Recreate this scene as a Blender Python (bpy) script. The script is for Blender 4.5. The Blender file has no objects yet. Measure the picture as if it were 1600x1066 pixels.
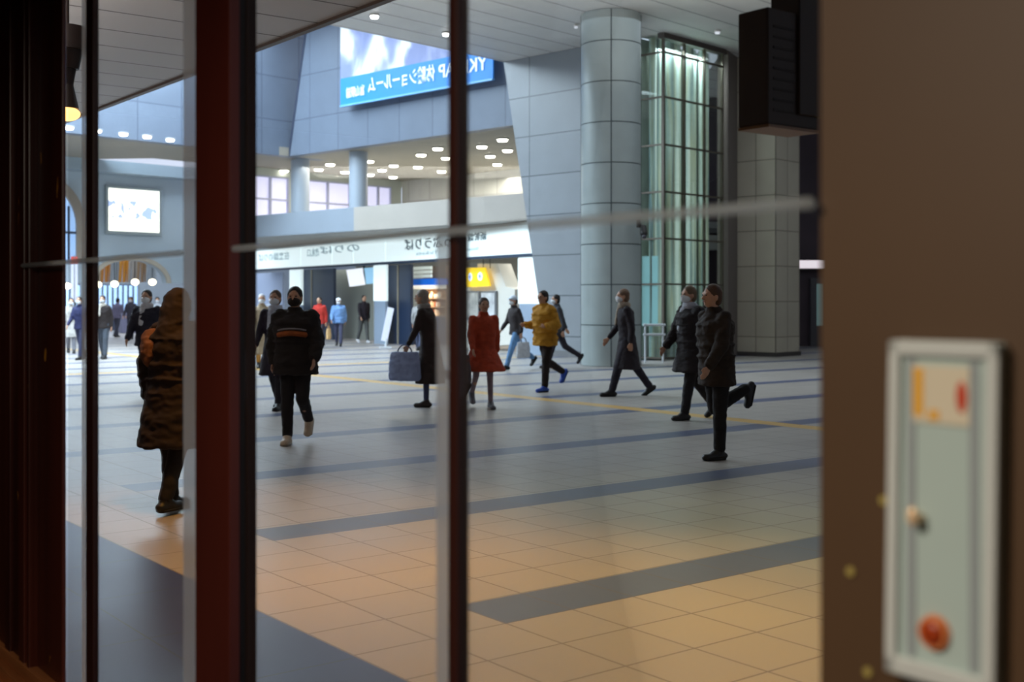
import bpy, bmesh, math, random
from mathutils import Vector, Matrix, noise
random.seed(7)
C = bpy.context.scene.collection
PI = math.pi
# ------------------------------------------------------------------ camera, sky, lights, exposure
F = 1850.0                      # focal length in pixels of the 1600-wide frame
EYE = 1.58                      # eye height
HZ = 468.0                      # horizon row
cam_d = bpy.data.cameras.new('camera'); cam = bpy.data.objects.new('camera', cam_d); C.objects.link(cam)
cam.location = (0, 0, EYE); cam.rotation_euler = (PI/2, 0, 0)
cam_d.sensor_width = 36; cam_d.lens = 36*F/1600
cam_d.shift_y = -(533-HZ)/1600
cam_d.clip_end = 300
cam_d.dof.use_dof = True; cam_d.dof.focus_distance = 8.0; cam_d.dof.aperture_fstop = 2.4
bpy.context.scene.camera = cam
sc = bpy.context.scene
sc.view_settings.view_transform = 'Standard'; sc.view_settings.look = 'None'
sc.view_settings.gamma = 1; sc.view_settings.exposure = 0.42; sc.view_settings.use_curve_mapping = False
w = bpy.data.worlds.new('world'); sc.world = w; w.use_nodes = True
bg = w.node_tree.nodes['Background']; bg.inputs[0].default_value = (0.70, 0.78, 1.0, 1); bg.inputs[1].default_value = 1.15

def area(name, loc, size, power, col, rot=(0, 0, 0), spread=180):
    l = bpy.data.lights.new(name, 'AREA'); l.shape = 'RECTANGLE'; l.size, l.size_y = size
    l.energy = power; l.color = col; l.spread = math.radians(spread)
    o = bpy.data.objects.new(name, l); C.objects.link(o); o.location = loc; o.rotation_euler = rot
    return o
def spot(name, loc, power, col, ang=120, blend=0.8, rad=0.1, rot=(0, 0, 0)):
    l = bpy.data.lights.new(name, 'SPOT'); l.energy = power; l.color = col; l.spot_size = math.radians(ang)
    l.spot_blend = blend; l.shadow_soft_size = rad
    o = bpy.data.objects.new(name, l); C.objects.link(o); o.location = loc; o.rotation_euler = rot
    return o
AW = math.radians(37.7)         # the building we stand in is turned by this from the view
cU, sU = math.cos(AW), math.sin(AW)
def WL(x, y, z=0):              # window-wall coordinates (x out of the wall, y along it) -> world
    return Vector((x*cU - y*sU, x*sU + y*cU, z))
area('hall_ceiling_light', (9, 24, 8.2), (16, 12), 360, (0.74, 0.86, 1.0))
area('concourse_light', (-14, 30, 11), (12, 20), 11500, (0.68, 0.85, 1.0))
area('gallery_light', (-3.0, 44, 6.3), (9, 4), 560, (1.0, 0.96, 0.88), rot=(0, 0, 0))
area('gate_hall_light', (-18, 54, 5.6), (10, 8), 900, (0.85, 0.94, 1.0))
spot('canopy_downlight', WL(3.5, 4.6, 4.1), 400, (1.0, 0.40, 0.03), 76)
spot('canopy_downlight', WL(3.3, 7.4, 4.1), 360, (1.0, 0.42, 0.05), 76)
spot('canopy_downlight', WL(5.0, 3.0, 4.1), 110, (1.0, 0.78, 0.02), 95)
spot('canopy_downlight', WL(5.2, 5.6, 4.1), 100, (0.90, 0.85, 0.03), 100)
area('canopy_cove_light', WL(2.0, 16, 3.4), (0.6, 18), 260, (1.0, 0.93, 0.88), rot=(PI, 0, AW))  # unseen fill aimed upwards, added to brighten the canopy underside
area('soffit_cove_light', (2, 22, 6.4), (12, 8), 260, (1.0, 0.97, 0.92), rot=(PI, 0, 0))  # added fill floating in the hall, lifts the soffit; no fixture there
area('vestibule_light', WL(-0.9, 1.2, 2.75), (0.5, 0.9), 62, (1.0, 0.88, 0.72))

# ------------------------------------------------------------------ helpers
def lin(c):
    return tuple(((v/255)/12.92 if v/255 <= 0.04045 else ((v/255+0.055)/1.055)**2.4) for v in c)
def px(x, y, d):                # a point at depth d seen in direction (x, y)
    return Vector(((x-800)/F*d, d, EYE+(HZ-y)/F*d))
def tag(o, label=None, cat=None, group=None, kind=None):
    if label: o['label'] = label
    if cat: o['category'] = cat
    if group: o['group'] = group
    if kind: o['kind'] = kind
    return o
def empty(name, loc, rz=0, label=None, cat=None, group=None, kind=None):
    o = bpy.data.objects.new(name, None); C.objects.link(o); o.location = loc; o.rotation_euler = (0, 0, rz)
    o.empty_display_size = 0.2
    return tag(o, label, cat, group, kind)
MATS = {}
def mat(name, col, rough=0.6, metal=0.0, var=0.0, vscale=8.0, bump=0.0, emit=0.0, stretch=None, spec=None):
    if name in MATS: return MATS[name]
    m = bpy.data.materials.new(name); m.use_nodes = True; nt = m.node_tree; b = nt.nodes['Principled BSDF']
    c = lin(col)
    b.inputs['Base Color'].default_value = (*c, 1); b.inputs['Roughness'].default_value = rough; b.inputs['Metallic'].default_value = metal
    if spec is not None: b.inputs['Specular IOR Level'].default_value = spec
    if var or bump:
        tc = nt.nodes.new('ShaderNodeTexCoord'); n = nt.nodes.new('ShaderNodeTexNoise'); n.inputs['Scale'].default_value = vscale
        n.inputs['Detail'].default_value = 4
        src = tc.outputs['Object']
        if stretch:
            mp = nt.nodes.new('ShaderNodeMapping'); mp.inputs['Scale'].default_value = stretch
            nt.links.new(src, mp.inputs[0]); src = mp.outputs[0]
        nt.links.new(src, n.inputs['Vector'])
        if var:
            r = nt.nodes.new('ShaderNodeMapRange'); r.inputs[1].default_value = 0.3; r.inputs[2].default_value = 0.7
            r.inputs[3].default_value = 1-var; r.inputs[4].default_value = 1+var
            nt.links.new(n.outputs['Fac'], r.inputs[0])
            mx = nt.nodes.new('ShaderNodeVectorMath'); mx.operation = 'SCALE'; mx.inputs[0].default_value = c
            nt.links.new(r.outputs[0], mx.inputs['Scale']); nt.links.new(mx.outputs[0], b.inputs['Base Color'])
        if bump:
            bp = nt.nodes.new('ShaderNodeBump'); bp.inputs['Strength'].default_value = bump; bp.inputs['Distance'].default_value = 0.02
            nt.links.new(n.outputs['Fac'], bp.inputs['Height']); nt.links.new(bp.outputs[0], b.inputs['Normal'])
    if emit:
        b.inputs['Emission Color'].default_value = (*c, 1); b.inputs['Emission Strength'].default_value = emit
    MATS[name] = m; return m
def M(nt, op, a, b=None):
    n = nt.nodes.new('ShaderNodeMath'); n.operation = op
    for i, v in enumerate((a, b)):
        if v is None: continue
        if isinstance(v, (int, float)): n.inputs[i].default_value = v
        else: nt.links.new(v, n.inputs[i])
    return n.outputs[0]
def mixc(nt, fac, a, b):
    n = nt.nodes.new('ShaderNodeMix'); n.data_type = 'RGBA'
    for i, v in ((0, fac), (6, a), (7, b)):
        if isinstance(v, (int, float)): n.inputs[i].default_value = v
        elif isinstance(v, tuple): n.inputs[i].default_value = (*lin(v), 1)
        else: nt.links.new(v, n.inputs[i])
    return n.outputs[2]
def line_mask(nt, coord, pitch, width, off=0.0):
    f = M(nt, 'FRACT', M(nt, 'DIVIDE', M(nt, 'SUBTRACT', coord, off), pitch))
    return M(nt, 'LESS_THAN', f, width/pitch)
def grid_mat(name, col, line, pu, pv, lw, axes='XZ', rough=0.45, var=0.05, offu=0.0, offv=0.0, panel_var=0.04, metal=0.0):
    if name in MATS: return MATS[name]
    m = bpy.data.materials.new(name); m.use_nodes = True; nt = m.node_tree; b = nt.nodes['Principled BSDF']
    tc = nt.nodes.new('ShaderNodeTexCoord'); s = nt.nodes.new('ShaderNodeSeparateXYZ'); nt.links.new(tc.outputs['Object'], s.inputs[0])
    u, v = s.outputs[axes[0]], s.outputs[axes[1]]
    masks = []
    if pu: masks.append(line_mask(nt, u, pu, lw, offu))
    if pv: masks.append(line_mask(nt, v, pv, lw, offv))
    msk = masks[0] if len(masks) == 1 else M(nt, 'MAXIMUM', masks[0], masks[1])
    n = nt.nodes.new('ShaderNodeTexNoise'); n.inputs['Scale'].default_value = 1.7; nt.links.new(tc.outputs['Object'], n.inputs['Vector'])
    base = mixc(nt, n.outputs['Fac'], tuple(c*(1-var) for c in col), tuple(min(255, c*(1+var)) for c in col))
    if panel_var:
        cu = M(nt, 'FLOOR', M(nt, 'DIVIDE', M(nt, 'SUBTRACT', u, offu), pu or 1000)); cv = M(nt, 'FLOOR', M(nt, 'DIVIDE', M(nt, 'SUBTRACT', v, offv), pv or 1000))
        cm = nt.nodes.new('ShaderNodeCombineXYZ'); nt.links.new(cu, cm.inputs[0]); nt.links.new(cv, cm.inputs[1])
        wn = nt.nodes.new('ShaderNodeTexWhiteNoise'); nt.links.new(cm.outputs[0], wn.inputs['Vector'])
        base = mixc(nt, M(nt, 'MULTIPLY', wn.outputs['Value'], panel_var*4), base, tuple(c*0.8 for c in col))
    out = mixc(nt, msk, base, line)
    nt.links.new(out, b.inputs['Base Color']); b.inputs['Roughness'].default_value = rough; b.inputs['Metallic'].default_value = metal
    MATS[name] = m; return m

def add_box(bm, a, b, mi=0):
    (x0, y0, z0), (x1, y1, z1) = a, b
    v = [bm.verts.new(p) for p in ((x0,y0,z0),(x1,y0,z0),(x1,y1,z0),(x0,y1,z0),(x0,y0,z1),(x1,y0,z1),(x1,y1,z1),(x0,y1,z1))]
    for f in ((0,3,2,1),(4,5,6,7),(0,1,5,4),(1,2,6,5),(2,3,7,6),(3,0,4,7)):
        bm.faces.new([v[i] for i in f]).material_index = mi
def add_prism(bm, poly, y0, y1, mi=0):      # polygon in x-z, extruded along y
    a = [bm.verts.new((x, y0, z)) for x, z in poly]; b = [bm.verts.new((x, y1, z)) for x, z in poly]
    bm.faces.new(a).material_index = mi; bm.faces.new(b[::-1]).material_index = mi
    n = len(poly)
    for i in range(n): bm.faces.new((a[i], b[i], b[(i+1)%n], a[(i+1)%n])).material_index = mi
def add_slab(bm, poly, z0, z1):             # polygon in x-y, extruded along z
    a = [bm.verts.new((x, y, z0)) for x, y in poly]; b = [bm.verts.new((x, y, z1)) for x, y in poly]
    bm.faces.new(a[::-1]); bm.faces.new(b); n = len(poly)
    for i in range(n): bm.faces.new((a[i], a[(i+1)%n], b[(i+1)%n], b[i]))
def rings(bm, rs, cap=True, smooth=True):   # rs: list of lists of points
    vs = [[bm.verts.new(p) for p in r] for r in rs]; n = len(vs[0])
    for a, b in zip(vs, vs[1:]):
        for i in range(n):
            f = bm.faces.new((a[i], a[(i+1)%n], b[(i+1)%n], b[i])); f.smooth = smooth
    if cap: bm.faces.new(vs[0][::-1]); bm.faces.new(vs[-1])
def frame_of(d, side=None):
    d = d.normalized(); s = Vector(side) if side else Vector((1, 0, 0))
    if abs(d.dot(s.normalized())) > 0.95: s = Vector((0, 1, 0))
    u = (s - d*d.dot(s)).normalized(); return u, d.cross(u).normalized()
def capsule(bm, p0, p1, r0, r1, flat=1.0, side=None, n=12, hem=4):
    p0, p1 = Vector(p0), Vector(p1); d = p1-p0
    if d.length < 1e-6: d = Vector((0, 0, 1e-4))
    u, v = frame_of(d, side); dn = d.normalized(); rs = []
    for i in range(hem):
        a = PI/2*(1-(i+0.35)/hem); rs.append((p0 - dn*r0*math.sin(a)*min(1, flat*1.2), r0*math.cos(a)))
    for i in range(5): t = i/4; rs.append((p0+d*t, r0+(r1-r0)*t))
    for i in range(hem):
        a = PI/2*((i+0.65)/hem); rs.append((p1 + dn*r1*math.sin(a)*min(1, flat*1.2), r1*math.cos(a)))
    rings(bm, [[c + u*r*math.cos(2*PI*k/n) + v*r*flat*math.sin(2*PI*k/n) for k in range(n)] for c, r in rs])
def ellip(bm, c, r, rot=None, n=16, m=10):
    c = Vector(c); rs = []
    for i in range(m+1):
        a = -PI/2 + PI*(i+0.02)/(m+0.04); rr = []
        for k in range(n):
            p = Vector((r[0]*math.cos(a)*math.cos(2*PI*k/n), r[1]*math.cos(a)*math.sin(2*PI*k/n), r[2]*math.sin(a)))
            if rot: p = rot @ p
            rr.append(c+p)
        rs.append(rr)
    rings(bm, rs)
def loft(bm, sects, n=20):                  # sects: (centre, rx, ry, up-tilt matrix or None), ellipses across
    rings(bm, [[Vector(c) + (T or Matrix.Identity(3)) @ Vector((rx*math.cos(2*PI*k/n), ry*math.sin(2*PI*k/n), 0)) for k in range(n)] for c, rx, ry, T in sects])
def cyl(bm, p0, p1, r, n=24, r1=None, smooth=True):
    p0, p1 = Vector(p0), Vector(p1); u, v = frame_of(p1-p0); r1 = r if r1 is None else r1
    rings(bm, [[c + u*q*math.cos(2*PI*k/n) + v*q*math.sin(2*PI*k/n) for k in range(n)] for c, q in ((p0, r), (p1, r1))], smooth=smooth)
    bm.faces.ensure_lookup_table()
    for f in bm.faces[-2:]:
        for e in f.edges: e.smooth = False
def link(name, bm, m, parent=None, loc=None, rz=None, recalc=True, bevel=0):
    if recalc: bmesh.ops.recalc_face_normals(bm, faces=bm.faces)
    me = bpy.data.meshes.new(name); bm.to_mesh(me); bm.free()
    for q in (m if isinstance(m, (list, tuple)) else [m]): me.materials.append(q)
    o = bpy.data.objects.new(name, me); C.objects.link(o)
    if parent: o.parent = parent
    if loc is not None: o.location = loc
    if rz is not None: o.rotation_euler = (0, 0, rz)
    if bevel:
        b = o.modifiers.new('bevel', 'BEVEL'); b.width = bevel; b.segments = 2; b.limit_method = 'ANGLE'
    return o
def boxo(name, a, b, m, parent=None, loc=None, rz=None, bevel=0):
    bm = bmesh.new(); add_box(bm, a, b); return link(name, bm, m, parent, loc, rz, bevel=bevel)
def text_mesh(name, body, size, m, parent, loc, rot, mirror=True, extrude=0.004, width=None):
    cu = bpy.data.curves.new(name, 'FONT'); cu.body = body; cu.size = size; cu.extrude = extrude; cu.offset = size*0.012
    cu.align_x = 'CENTER'; cu.align_y = 'CENTER'
    t = bpy.data.objects.new('tmp', cu); C.objects.link(t)
    me = bpy.data.meshes.new_from_object(t.evaluated_get(bpy.context.evaluated_depsgraph_get()))
    bpy.data.objects.remove(t); me.name = name
    if me.vertices:
        xs = [v.co.x for v in me.vertices]; k = (width/(max(xs)-min(xs))) if width else 1
        for v in me.vertices: v.co.x *= (-k if mirror else k)
        if mirror: me.flip_normals()
    me.materials.clear(); me.materials.append(m)
    for p in me.polygons: p.material_index = 0
    o = bpy.data.objects.new(name, me); C.objects.link(o); o.parent = parent; o.location = loc; o.rotation_euler = rot
    return o

class Wall:                                 # a vertical plane in plan: origin o, heading angle (right of forward)
    def __init__(s, o, deg):
        s.o = Vector(o); a = math.radians(deg); s.d = Vector((math.sin(a), math.cos(a))); s.rz = math.atan2(s.d.y, s.d.x)
        s.n = Vector((-s.d.y, s.d.x))       # local +y
        s.flip = 1 if s.n.y > 0 else -1     # sign of local y that points away from the camera
    def at(s, x, y=None):                   # pixel -> local x (and height)
        u = (x-800)/F; t = (u*s.o.y - s.o.x)/(s.d.x - u*s.d.y); dep = s.o.y + t*s.d.y
        return (t, EYE+(HZ-y)/F*dep) if y is not None else t
    def depth(s, x): return s.o.y + s.at(x)*s.d.y
    def world(s, t, off=0, z=0):
        p = s.o + s.d*t + s.n*off*s.flip; return Vector((p.x, p.y, z))
    def loc(s): return (s.o.x, s.o.y, 0)
    def poly(s, name, pts, m, th=0.3, off=0.0, parent=None, bevel=0):    # pts local (x, z)
        bm = bmesh.new(); add_prism(bm, pts, off*s.flip, (off+th)*s.flip)
        return link(name, bm, m, parent, None if parent else s.loc(), None if parent else s.rz, bevel=bevel)
    def rect(s, name, x0, x1, z0, z1, m, th=0.3, off=0.0, parent=None, bevel=0):
        return s.poly(name, [(x0, z0), (x1, z0), (x1, z1), (x0, z1)], m, th, off, parent, bevel)
    def host(s, name, t, off, label=None, cat=None, group=None, kind=None, z=0):
        return empty(name, s.world(t, off, z), s.rz, label, cat, group, kind)

# ------------------------------------------------------------------ materials
m_dark = mat('dark_brown_paint', (52, 22, 16), 0.45, var=0.25, vscale=3, stretch=(1, 1, 0.12))
m_black = mat('black_gasket', (14, 9, 8), 0.6)
m_frame = mat('dark_red_brown_frame', (84, 30, 20), 0.5, var=0.2, vscale=4, stretch=(1, 1, 0.15))
m_panel = mat('brown_laminate', (88, 64, 42), 0.55, var=0.08, vscale=2)
m_white_metal = mat('white_metal', (205, 210, 215), 0.35)
m_steel = mat('brushed_steel', (170, 175, 180), 0.3, 0.9)
m_black_plastic = mat('black_plastic', (22, 20, 20), 0.5)
m_vest = mat('vestibule_dark_wall', (60, 45, 38), 0.8)
def strip_mat(name, col):
    m = bpy.data.materials.new(name); m.use_nodes = True; nt = m.node_tree; nt.nodes.clear()
    o = nt.nodes.new('ShaderNodeOutputMaterial'); t = nt.nodes.new('ShaderNodeBsdfTransparent'); l = nt.nodes.new('ShaderNodeBsdfTranslucent')
    d = nt.nodes.new('ShaderNodeBsdfDiffuse'); a = nt.nodes.new('ShaderNodeMixShader'); b = nt.nodes.new('ShaderNodeMixShader')
    l.inputs[0].default_value = (*lin(col), 1); d.inputs[0].default_value = (*lin(col), 1); t.inputs[0].default_value = (0.9, 0.93, 0.95, 1)
    a.inputs[0].default_value = 0.25; nt.links.new(l.outputs[0], a.inputs[1]); nt.links.new(d.outputs[0], a.inputs[2])
    b.inputs[0].default_value = 0.5; nt.links.new(t.outputs[0], b.inputs[1]); nt.links.new(a.outputs[0], b.inputs[2])
    nt.links.new(b.outputs[0], o.inputs[0]); return m
m_strip = strip_mat('frosted_edge_strip', (235, 235, 240))
m_rail = strip_mat('frosted_rail', (225, 230, 232))
def glass_mat(name, tint, refl=0.06, rough=0.0):
    m = bpy.data.materials.new(name); m.use_nodes = True; nt = m.node_tree; nt.nodes.clear()
    o = nt.nodes.new('ShaderNodeOutputMaterial'); t = nt.nodes.new('ShaderNodeBsdfTransparent'); g = nt.nodes.new('ShaderNodeBsdfGlossy')
    g.inputs['Roughness'].default_value = rough; t.inputs[0].default_value = (*tint, 1)
    fr = nt.nodes.new('ShaderNodeLayerWeight'); fr.inputs[0].default_value = 0.25
    k = M(nt, 'MULTIPLY', fr.outputs['Fresnel'], refl/0.1)
    mx = nt.nodes.new('ShaderNodeMixShader'); nt.links.new(M(nt, 'MINIMUM', k, 0.5), mx.inputs[0])
    nt.links.new(t.outputs[0], mx.inputs[1]); nt.links.new(g.outputs[0], mx.inputs[2]); nt.links.new(mx.outputs[0], o.inputs[0]); return m
m_glass = glass_mat('window_glass', (0.95, 0.95, 0.93), 0.03)
m_tglass = glass_mat('teal_glass', (0.93, 0.97, 0.96), 0.05, 0.02)

# floor of the concourse: tiles, slate stripes, yellow tactile lines, slate border; coordinates of the window wall
def floor_mat():
    m = bpy.data.materials.new('concourse_tiles'); m.use_nodes = True; nt = m.node_tree; b = nt.nodes['Principled BSDF']
    tc = nt.nodes.new('ShaderNodeTexCoord'); s = nt.nodes.new('ShaderNodeSeparateXYZ'); nt.links.new(tc.outputs['Object'], s.inputs[0])
    u, v = s.outputs['X'], s.outputs['Y']
    n = nt.nodes.new('ShaderNodeTexNoise'); n.inputs['Scale'].default_value = 0.8; nt.links.new(tc.outputs['Object'], n.inputs['Vector'])
    n2 = nt.nodes.new('ShaderNodeTexNoise'); n2.inputs['Scale'].default_value = 60; nt.links.new(tc.outputs['Object'], n2.inputs['Vector'])
    tile = mixc(nt, n.outputs['Fac'], (156, 151, 146), (180, 174, 168)); tile = mixc(nt, M(nt, 'MULTIPLY', n2.outputs['Fac'], 0.3), tile, (130, 126, 124))
    cu = M(nt, 'FLOOR', M(nt, 'DIVIDE', M(nt, 'SUBTRACT', u, 2.65), 0.425)); cv = M(nt, 'FLOOR', M(nt, 'DIVIDE', M(nt, 'SUBTRACT', v, 4.58), 0.425))
    cm = nt.nodes.new('ShaderNodeCombineXYZ'); nt.links.new(cu, cm.inputs[0]); nt.links.new(cv, cm.inputs[1])
    wn = nt.nodes.new('ShaderNodeTexWhiteNoise'); nt.links.new(cm.outputs[0], wn.inputs['Vector'])
    tile = mixc(nt, M(nt, 'MULTIPLY', wn.outputs['Value'], 0.22), tile, (140, 134, 130))
    dark = mixc(nt, n.outputs['Fac'], (72, 80, 108), (90, 98, 126))
    st = M(nt, 'MULTIPLY', line_mask(nt, v, 2.5, 0.42, 4.58), M(nt, 'GREATER_THAN', u, 3.5))
    st = M(nt, 'MULTIPLY', st, M(nt, 'GREATER_THAN', v, 4.4))
    col = mixc(nt, st, tile, dark)
    jo = M(nt, 'MAXIMUM', line_mask(nt, u, 0.425, 0.012, 2.65), line_mask(nt, v, 0.425, 0.012, 4.58))
    col = mixc(nt, M(nt, 'MULTIPLY', jo, 0.75), col, (96, 84, 74))
    bd = M(nt, 'LESS_THAN', u, 2.65)
    jb = M(nt, 'MAXIMUM', line_mask(nt, u, 0.62, 0.010, 0.79), line_mask(nt, v, 0.85, 0.010, 0.3))
    slate = mixc(nt, jb, mixc(nt, n.outputs['Fac'], (34, 42, 94), (46, 54, 112)), (44, 42, 52))
    col = mixc(nt, bd, col, slate)
    def band(c, a, bb): return M(nt, 'MULTIPLY', M(nt, 'GREATER_THAN', c, a), M(nt, 'LESS_THAN', c, bb))
    y1 = band(u, 11.68, 12.0); y2 = M(nt, 'MULTIPLY', band(v, 25.3, 25.6), band(u, 6, 22))
    yl = M(nt, 'MAXIMUM', y1, y2)
    dots = M(nt, 'MAXIMUM', line_mask(nt, u, 0.075, 0.03), line_mask(nt, v, 0.30, 0.02))
    col = mixc(nt, yl, col, mixc(nt, M(nt, 'MULTIPLY', dots, 0.5), (208, 168, 92), (170, 134, 70)))
    nt.links.new(col, b.inputs['Base Color'])
    r = nt.nodes.new('ShaderNodeMapRange'); r.inputs[3].default_value = 0.30; r.inputs[4].default_value = 0.46; nt.links.new(n.outputs['Fac'], r.inputs[0])
    nt.links.new(r.outputs[0], b.inputs['Roughness']); b.inputs['Specular IOR Level'].default_value = 0.45
    return m

# ------------------------------------------------------------------ setting: floor and soffits
bm = bmesh.new(); add_box(bm, (-6, -12, -0.2), (75, 95, 0))
tag(link('floor', bm, floor_mat(), None, (0, 0, 0), AW), kind='structure')

m_canopy = grid_mat('canopy_metal_slats', (212, 206, 204), (70, 58, 54), None, 0.745, 0.03, 'XY', 0.5, 0.04, offv=0.30, panel_var=0.05)
bm = bmesh.new(); add_box(bm, (1.42, -10, 4.2), (5.4, 60, 4.5))
tag(link('ceiling_canopy', bm, m_canopy, None, (0, 0, 0), AW), kind='structure')
boxo('trim_1', (5.4, -10, 4.17), (5.47, 60, 4.6), mat('canopy_edge', (96, 80, 72), 0.5), None, (0, 0, 0), AW)
bpy.data.objects['trim_1']['kind'] = 'structure'

AB = 43.4                                   # heading of the hall's long side; the walls facing us run at AB-90
SZ = 8.4
m_soffit = grid_mat('soffit_metal_slats', (200, 200, 198), (84, 84, 88), None, 0.9, 0.035, 'XY', 0.5, 0.05, panel_var=0.04)
aB = math.radians(90-AB)
def to_b(p):                                # world plan -> soffit local
    x, y = p; return (x*math.cos(-aB)-y*math.sin(-aB), x*math.sin(-aB)+y*math.cos(-aB))
pts = [(-26, 6.5), (-0.24, 34), (3.4, 30.9), (5.8, 33.0), (6.0, 40.4), (42, 40.4), (42, -14), (-26, -14)]
bm = bmesh.new(); add_slab(bm, [to_b(p) for p in pts], SZ, SZ+0.5)
tag(link('ceiling', bm, m_soffit, None, (0, 0, 0), aB), kind='structure')

# leaning-edged panelled wall, the column, the pillar
m_w1 = grid_mat('grey_metal_panels', (142, 148, 154), (84, 90, 96), 2.4, 1.12, 0.03, offv=0.55, offu=1.0, rough=0.35)
W1 = Wall((-0.24, 34), 134)                 # local x grows to the right and towards us
b0 = W1.at(861); 
tag(W1.poly('wall_front', [(b0-0.15, 0), (4.7, 0), (4.7, SZ), (0.0, SZ)], m_w1, 0.4), kind='structure')
tag(W1.poly('baseboard_front', [(b0-0.15, 0), (4.65, 0), (4.65, 0.18), (b0-0.2, 0.18)], mat('baseboard_grey', (120, 120, 122), 0.5), 0.05, -0.05), kind='structure')

m_col = mat('column_metal', (158, 168, 168), 0.38, 0.1, var=0.04, vscale=3)
m_seam = mat('seam_dark', (60, 70, 76), 0.6)
cx = Vector(((954.5-800)/F*28.4, 28.4, 0))
col = empty('column', cx, 0, 'fat round column clad in pale metal panels, rising from floor to ceiling', 'column')
bm = bmesh.new(); R = 0.715
zs = [0.0] + [z for z in [0.0+0.02+0.955*i for i in range(1, 9)]] + [SZ]
for a, b_ in zip(zs, zs[1:]): cyl(bm, (0, 0, a+0.012), (0, 0, b_-0.012), R, 64)
link('cladding', bm, m_col, col)
bm = bmesh.new(); cyl(bm, (0, 0, 0), (0, 0, SZ), R-0.015, 64); link('core', bm, m_seam, col)
bm = bmesh.new()
for k in range(4):
    a = math.radians(-94.2+k*90); p = Vector((math.cos(a), math.sin(a), 0))*(R-0.004); cyl(bm, p, p+Vector((0, 0, SZ-0.01)), 0.016, 8)
link('vertical_joint', bm, m_seam, col)

m_stone = grid_mat('beige_stone_tiles', (146, 146, 140), (92, 90, 86), 0.62, 0.98, 0.022, offv=0.53, rough=0.5, panel_var=0.07)
def seg_wall(name, a, b_, z0, z1, m, th=0.3):
    a, b_ = Vector(a), Vector(b_); d = b_-a; rz = math.atan2(d.y, d.x); n = Vector((-d.y, d.x)); fl = 1 if n.y > 0 else -1
    bm = bmesh.new(); add_box(bm, (0, min(0, th*fl), z0), (d.length, max(0, th*fl), z1))
    return tag(link(name, bm, m, None, (a.x, a.y, 0), rz), kind='structure')
seg_wall('wall_niche', (5.92, 32.42), (6.35, 33.35), 0, SZ, mat('niche_brown', (96, 88, 84), 0.6), 0.3)
# pillar as one prism
bm = bmesh.new(); pc = Vector((7.24, 32.5)); dl = Vector((-0.719, 0.695)); dr = Vector((0.687, 0.727))
q = [(0, 0), (1.28, 0), (1.28, 1.5), (0, 1.5)]
rzp = math.atan2(dr.y, dr.x); add_box(bm, (0, 0, 0), (1.28, 1.5, SZ))
m_stone2 = grid_mat('pillar_stone_tiles', (180, 172, 156), (104, 98, 88), 0.62, 0.98, 0.022, offv=0.53, rough=0.5, panel_var=0.07, axes='XZ')
def cube_tiles(mm):                         # same joints on the other pair of faces
    nt = mm.node_tree; tcn = nt.nodes['Texture Coordinate']; sp = nt.nodes['Separate XYZ']
    ad = nt.nodes.new('ShaderNodeVectorMath'); ad.operation = 'MULTIPLY'; ad.inputs[1].default_value = (1, 1, 1)
    nt.links.new(tcn.outputs['Object'], ad.inputs[0]); s2 = nt.nodes.new('ShaderNodeSeparateXYZ'); nt.links.new(ad.outputs[0], s2.inputs[0])
    cb = nt.nodes.new('ShaderNodeCombineXYZ'); nt.links.new(M(nt, 'ADD', s2.outputs[0], s2.outputs[1]), cb.inputs[0]); nt.links.new(s2.outputs[2], cb.inputs[2])
    nt.links.new(cb.outputs[0], sp.inputs[0])
cube_tiles(m_stone2)
pl = link('stone_pillar', bm, m_stone2, None, (pc.x, pc.y, 0), rzp)
tag(pl, 'square pillar clad in grey beige stone tiles to the right of the glass shaft', 'pillar')
bm = bmesh.new(); add_box(bm, (-0.03, -0.03, 0), (1.31, 1.53, 0.12)); link('skirting', bm, mat('skirting_dark', (70, 66, 64), 0.5), pl)

# dark passage beyond the pillar
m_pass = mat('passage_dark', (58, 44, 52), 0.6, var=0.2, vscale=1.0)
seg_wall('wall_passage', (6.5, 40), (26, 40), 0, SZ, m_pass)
seg_wall('wall_east', (42, 40), (42, -14), 0, SZ+0.5, mat('east_wall', (120, 118, 112), 0.6))
seg_wall('wall_south', (-26, -14), (42, -14), 0, SZ+0.5, mat('south_wall', (110, 96, 84), 0.6))
bpy.data.objects['wall_east'].rotation_euler[2] += 0
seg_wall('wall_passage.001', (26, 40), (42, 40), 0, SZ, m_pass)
seg_wall('wall_west', (-34, -14), (-34, 75), 0, 12, mat('west_wall', (150, 158, 166), 0.6))
sg = empty('passage_sign', (10.15, 39.7, 2.62), 0, 'glowing white sign bar in the dark passage right of the stone pillar', 'sign')
boxo('light_panel', (-0.55, -0.08, 0), (0.75, 0.0, 0.27), mat('sign_white', (232, 222, 232), 0.5, emit=0.7), sg, bevel=0.02)
boxo('housing', (-0.6, 0, -0.04), (0.8, 0.3, 0.31), m_black_plastic, sg)
gd = empty('passage_door', (10.35, 39.75, 0), 0, 'narrow glass door lit teal inside the dark passage', 'door')
boxo('door_frame', (-0.32, 0, 0), (0.32, 0.2, 2.3), mat('door_frame_grey', (64, 62, 66), 0.4), gd)
boxo('pane', (-0.12, -0.03, 0.7), (0.12, 0.0, 2.1), mat('lit_teal', (96, 128, 130), 0.4, emit=0.35), gd)

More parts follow.
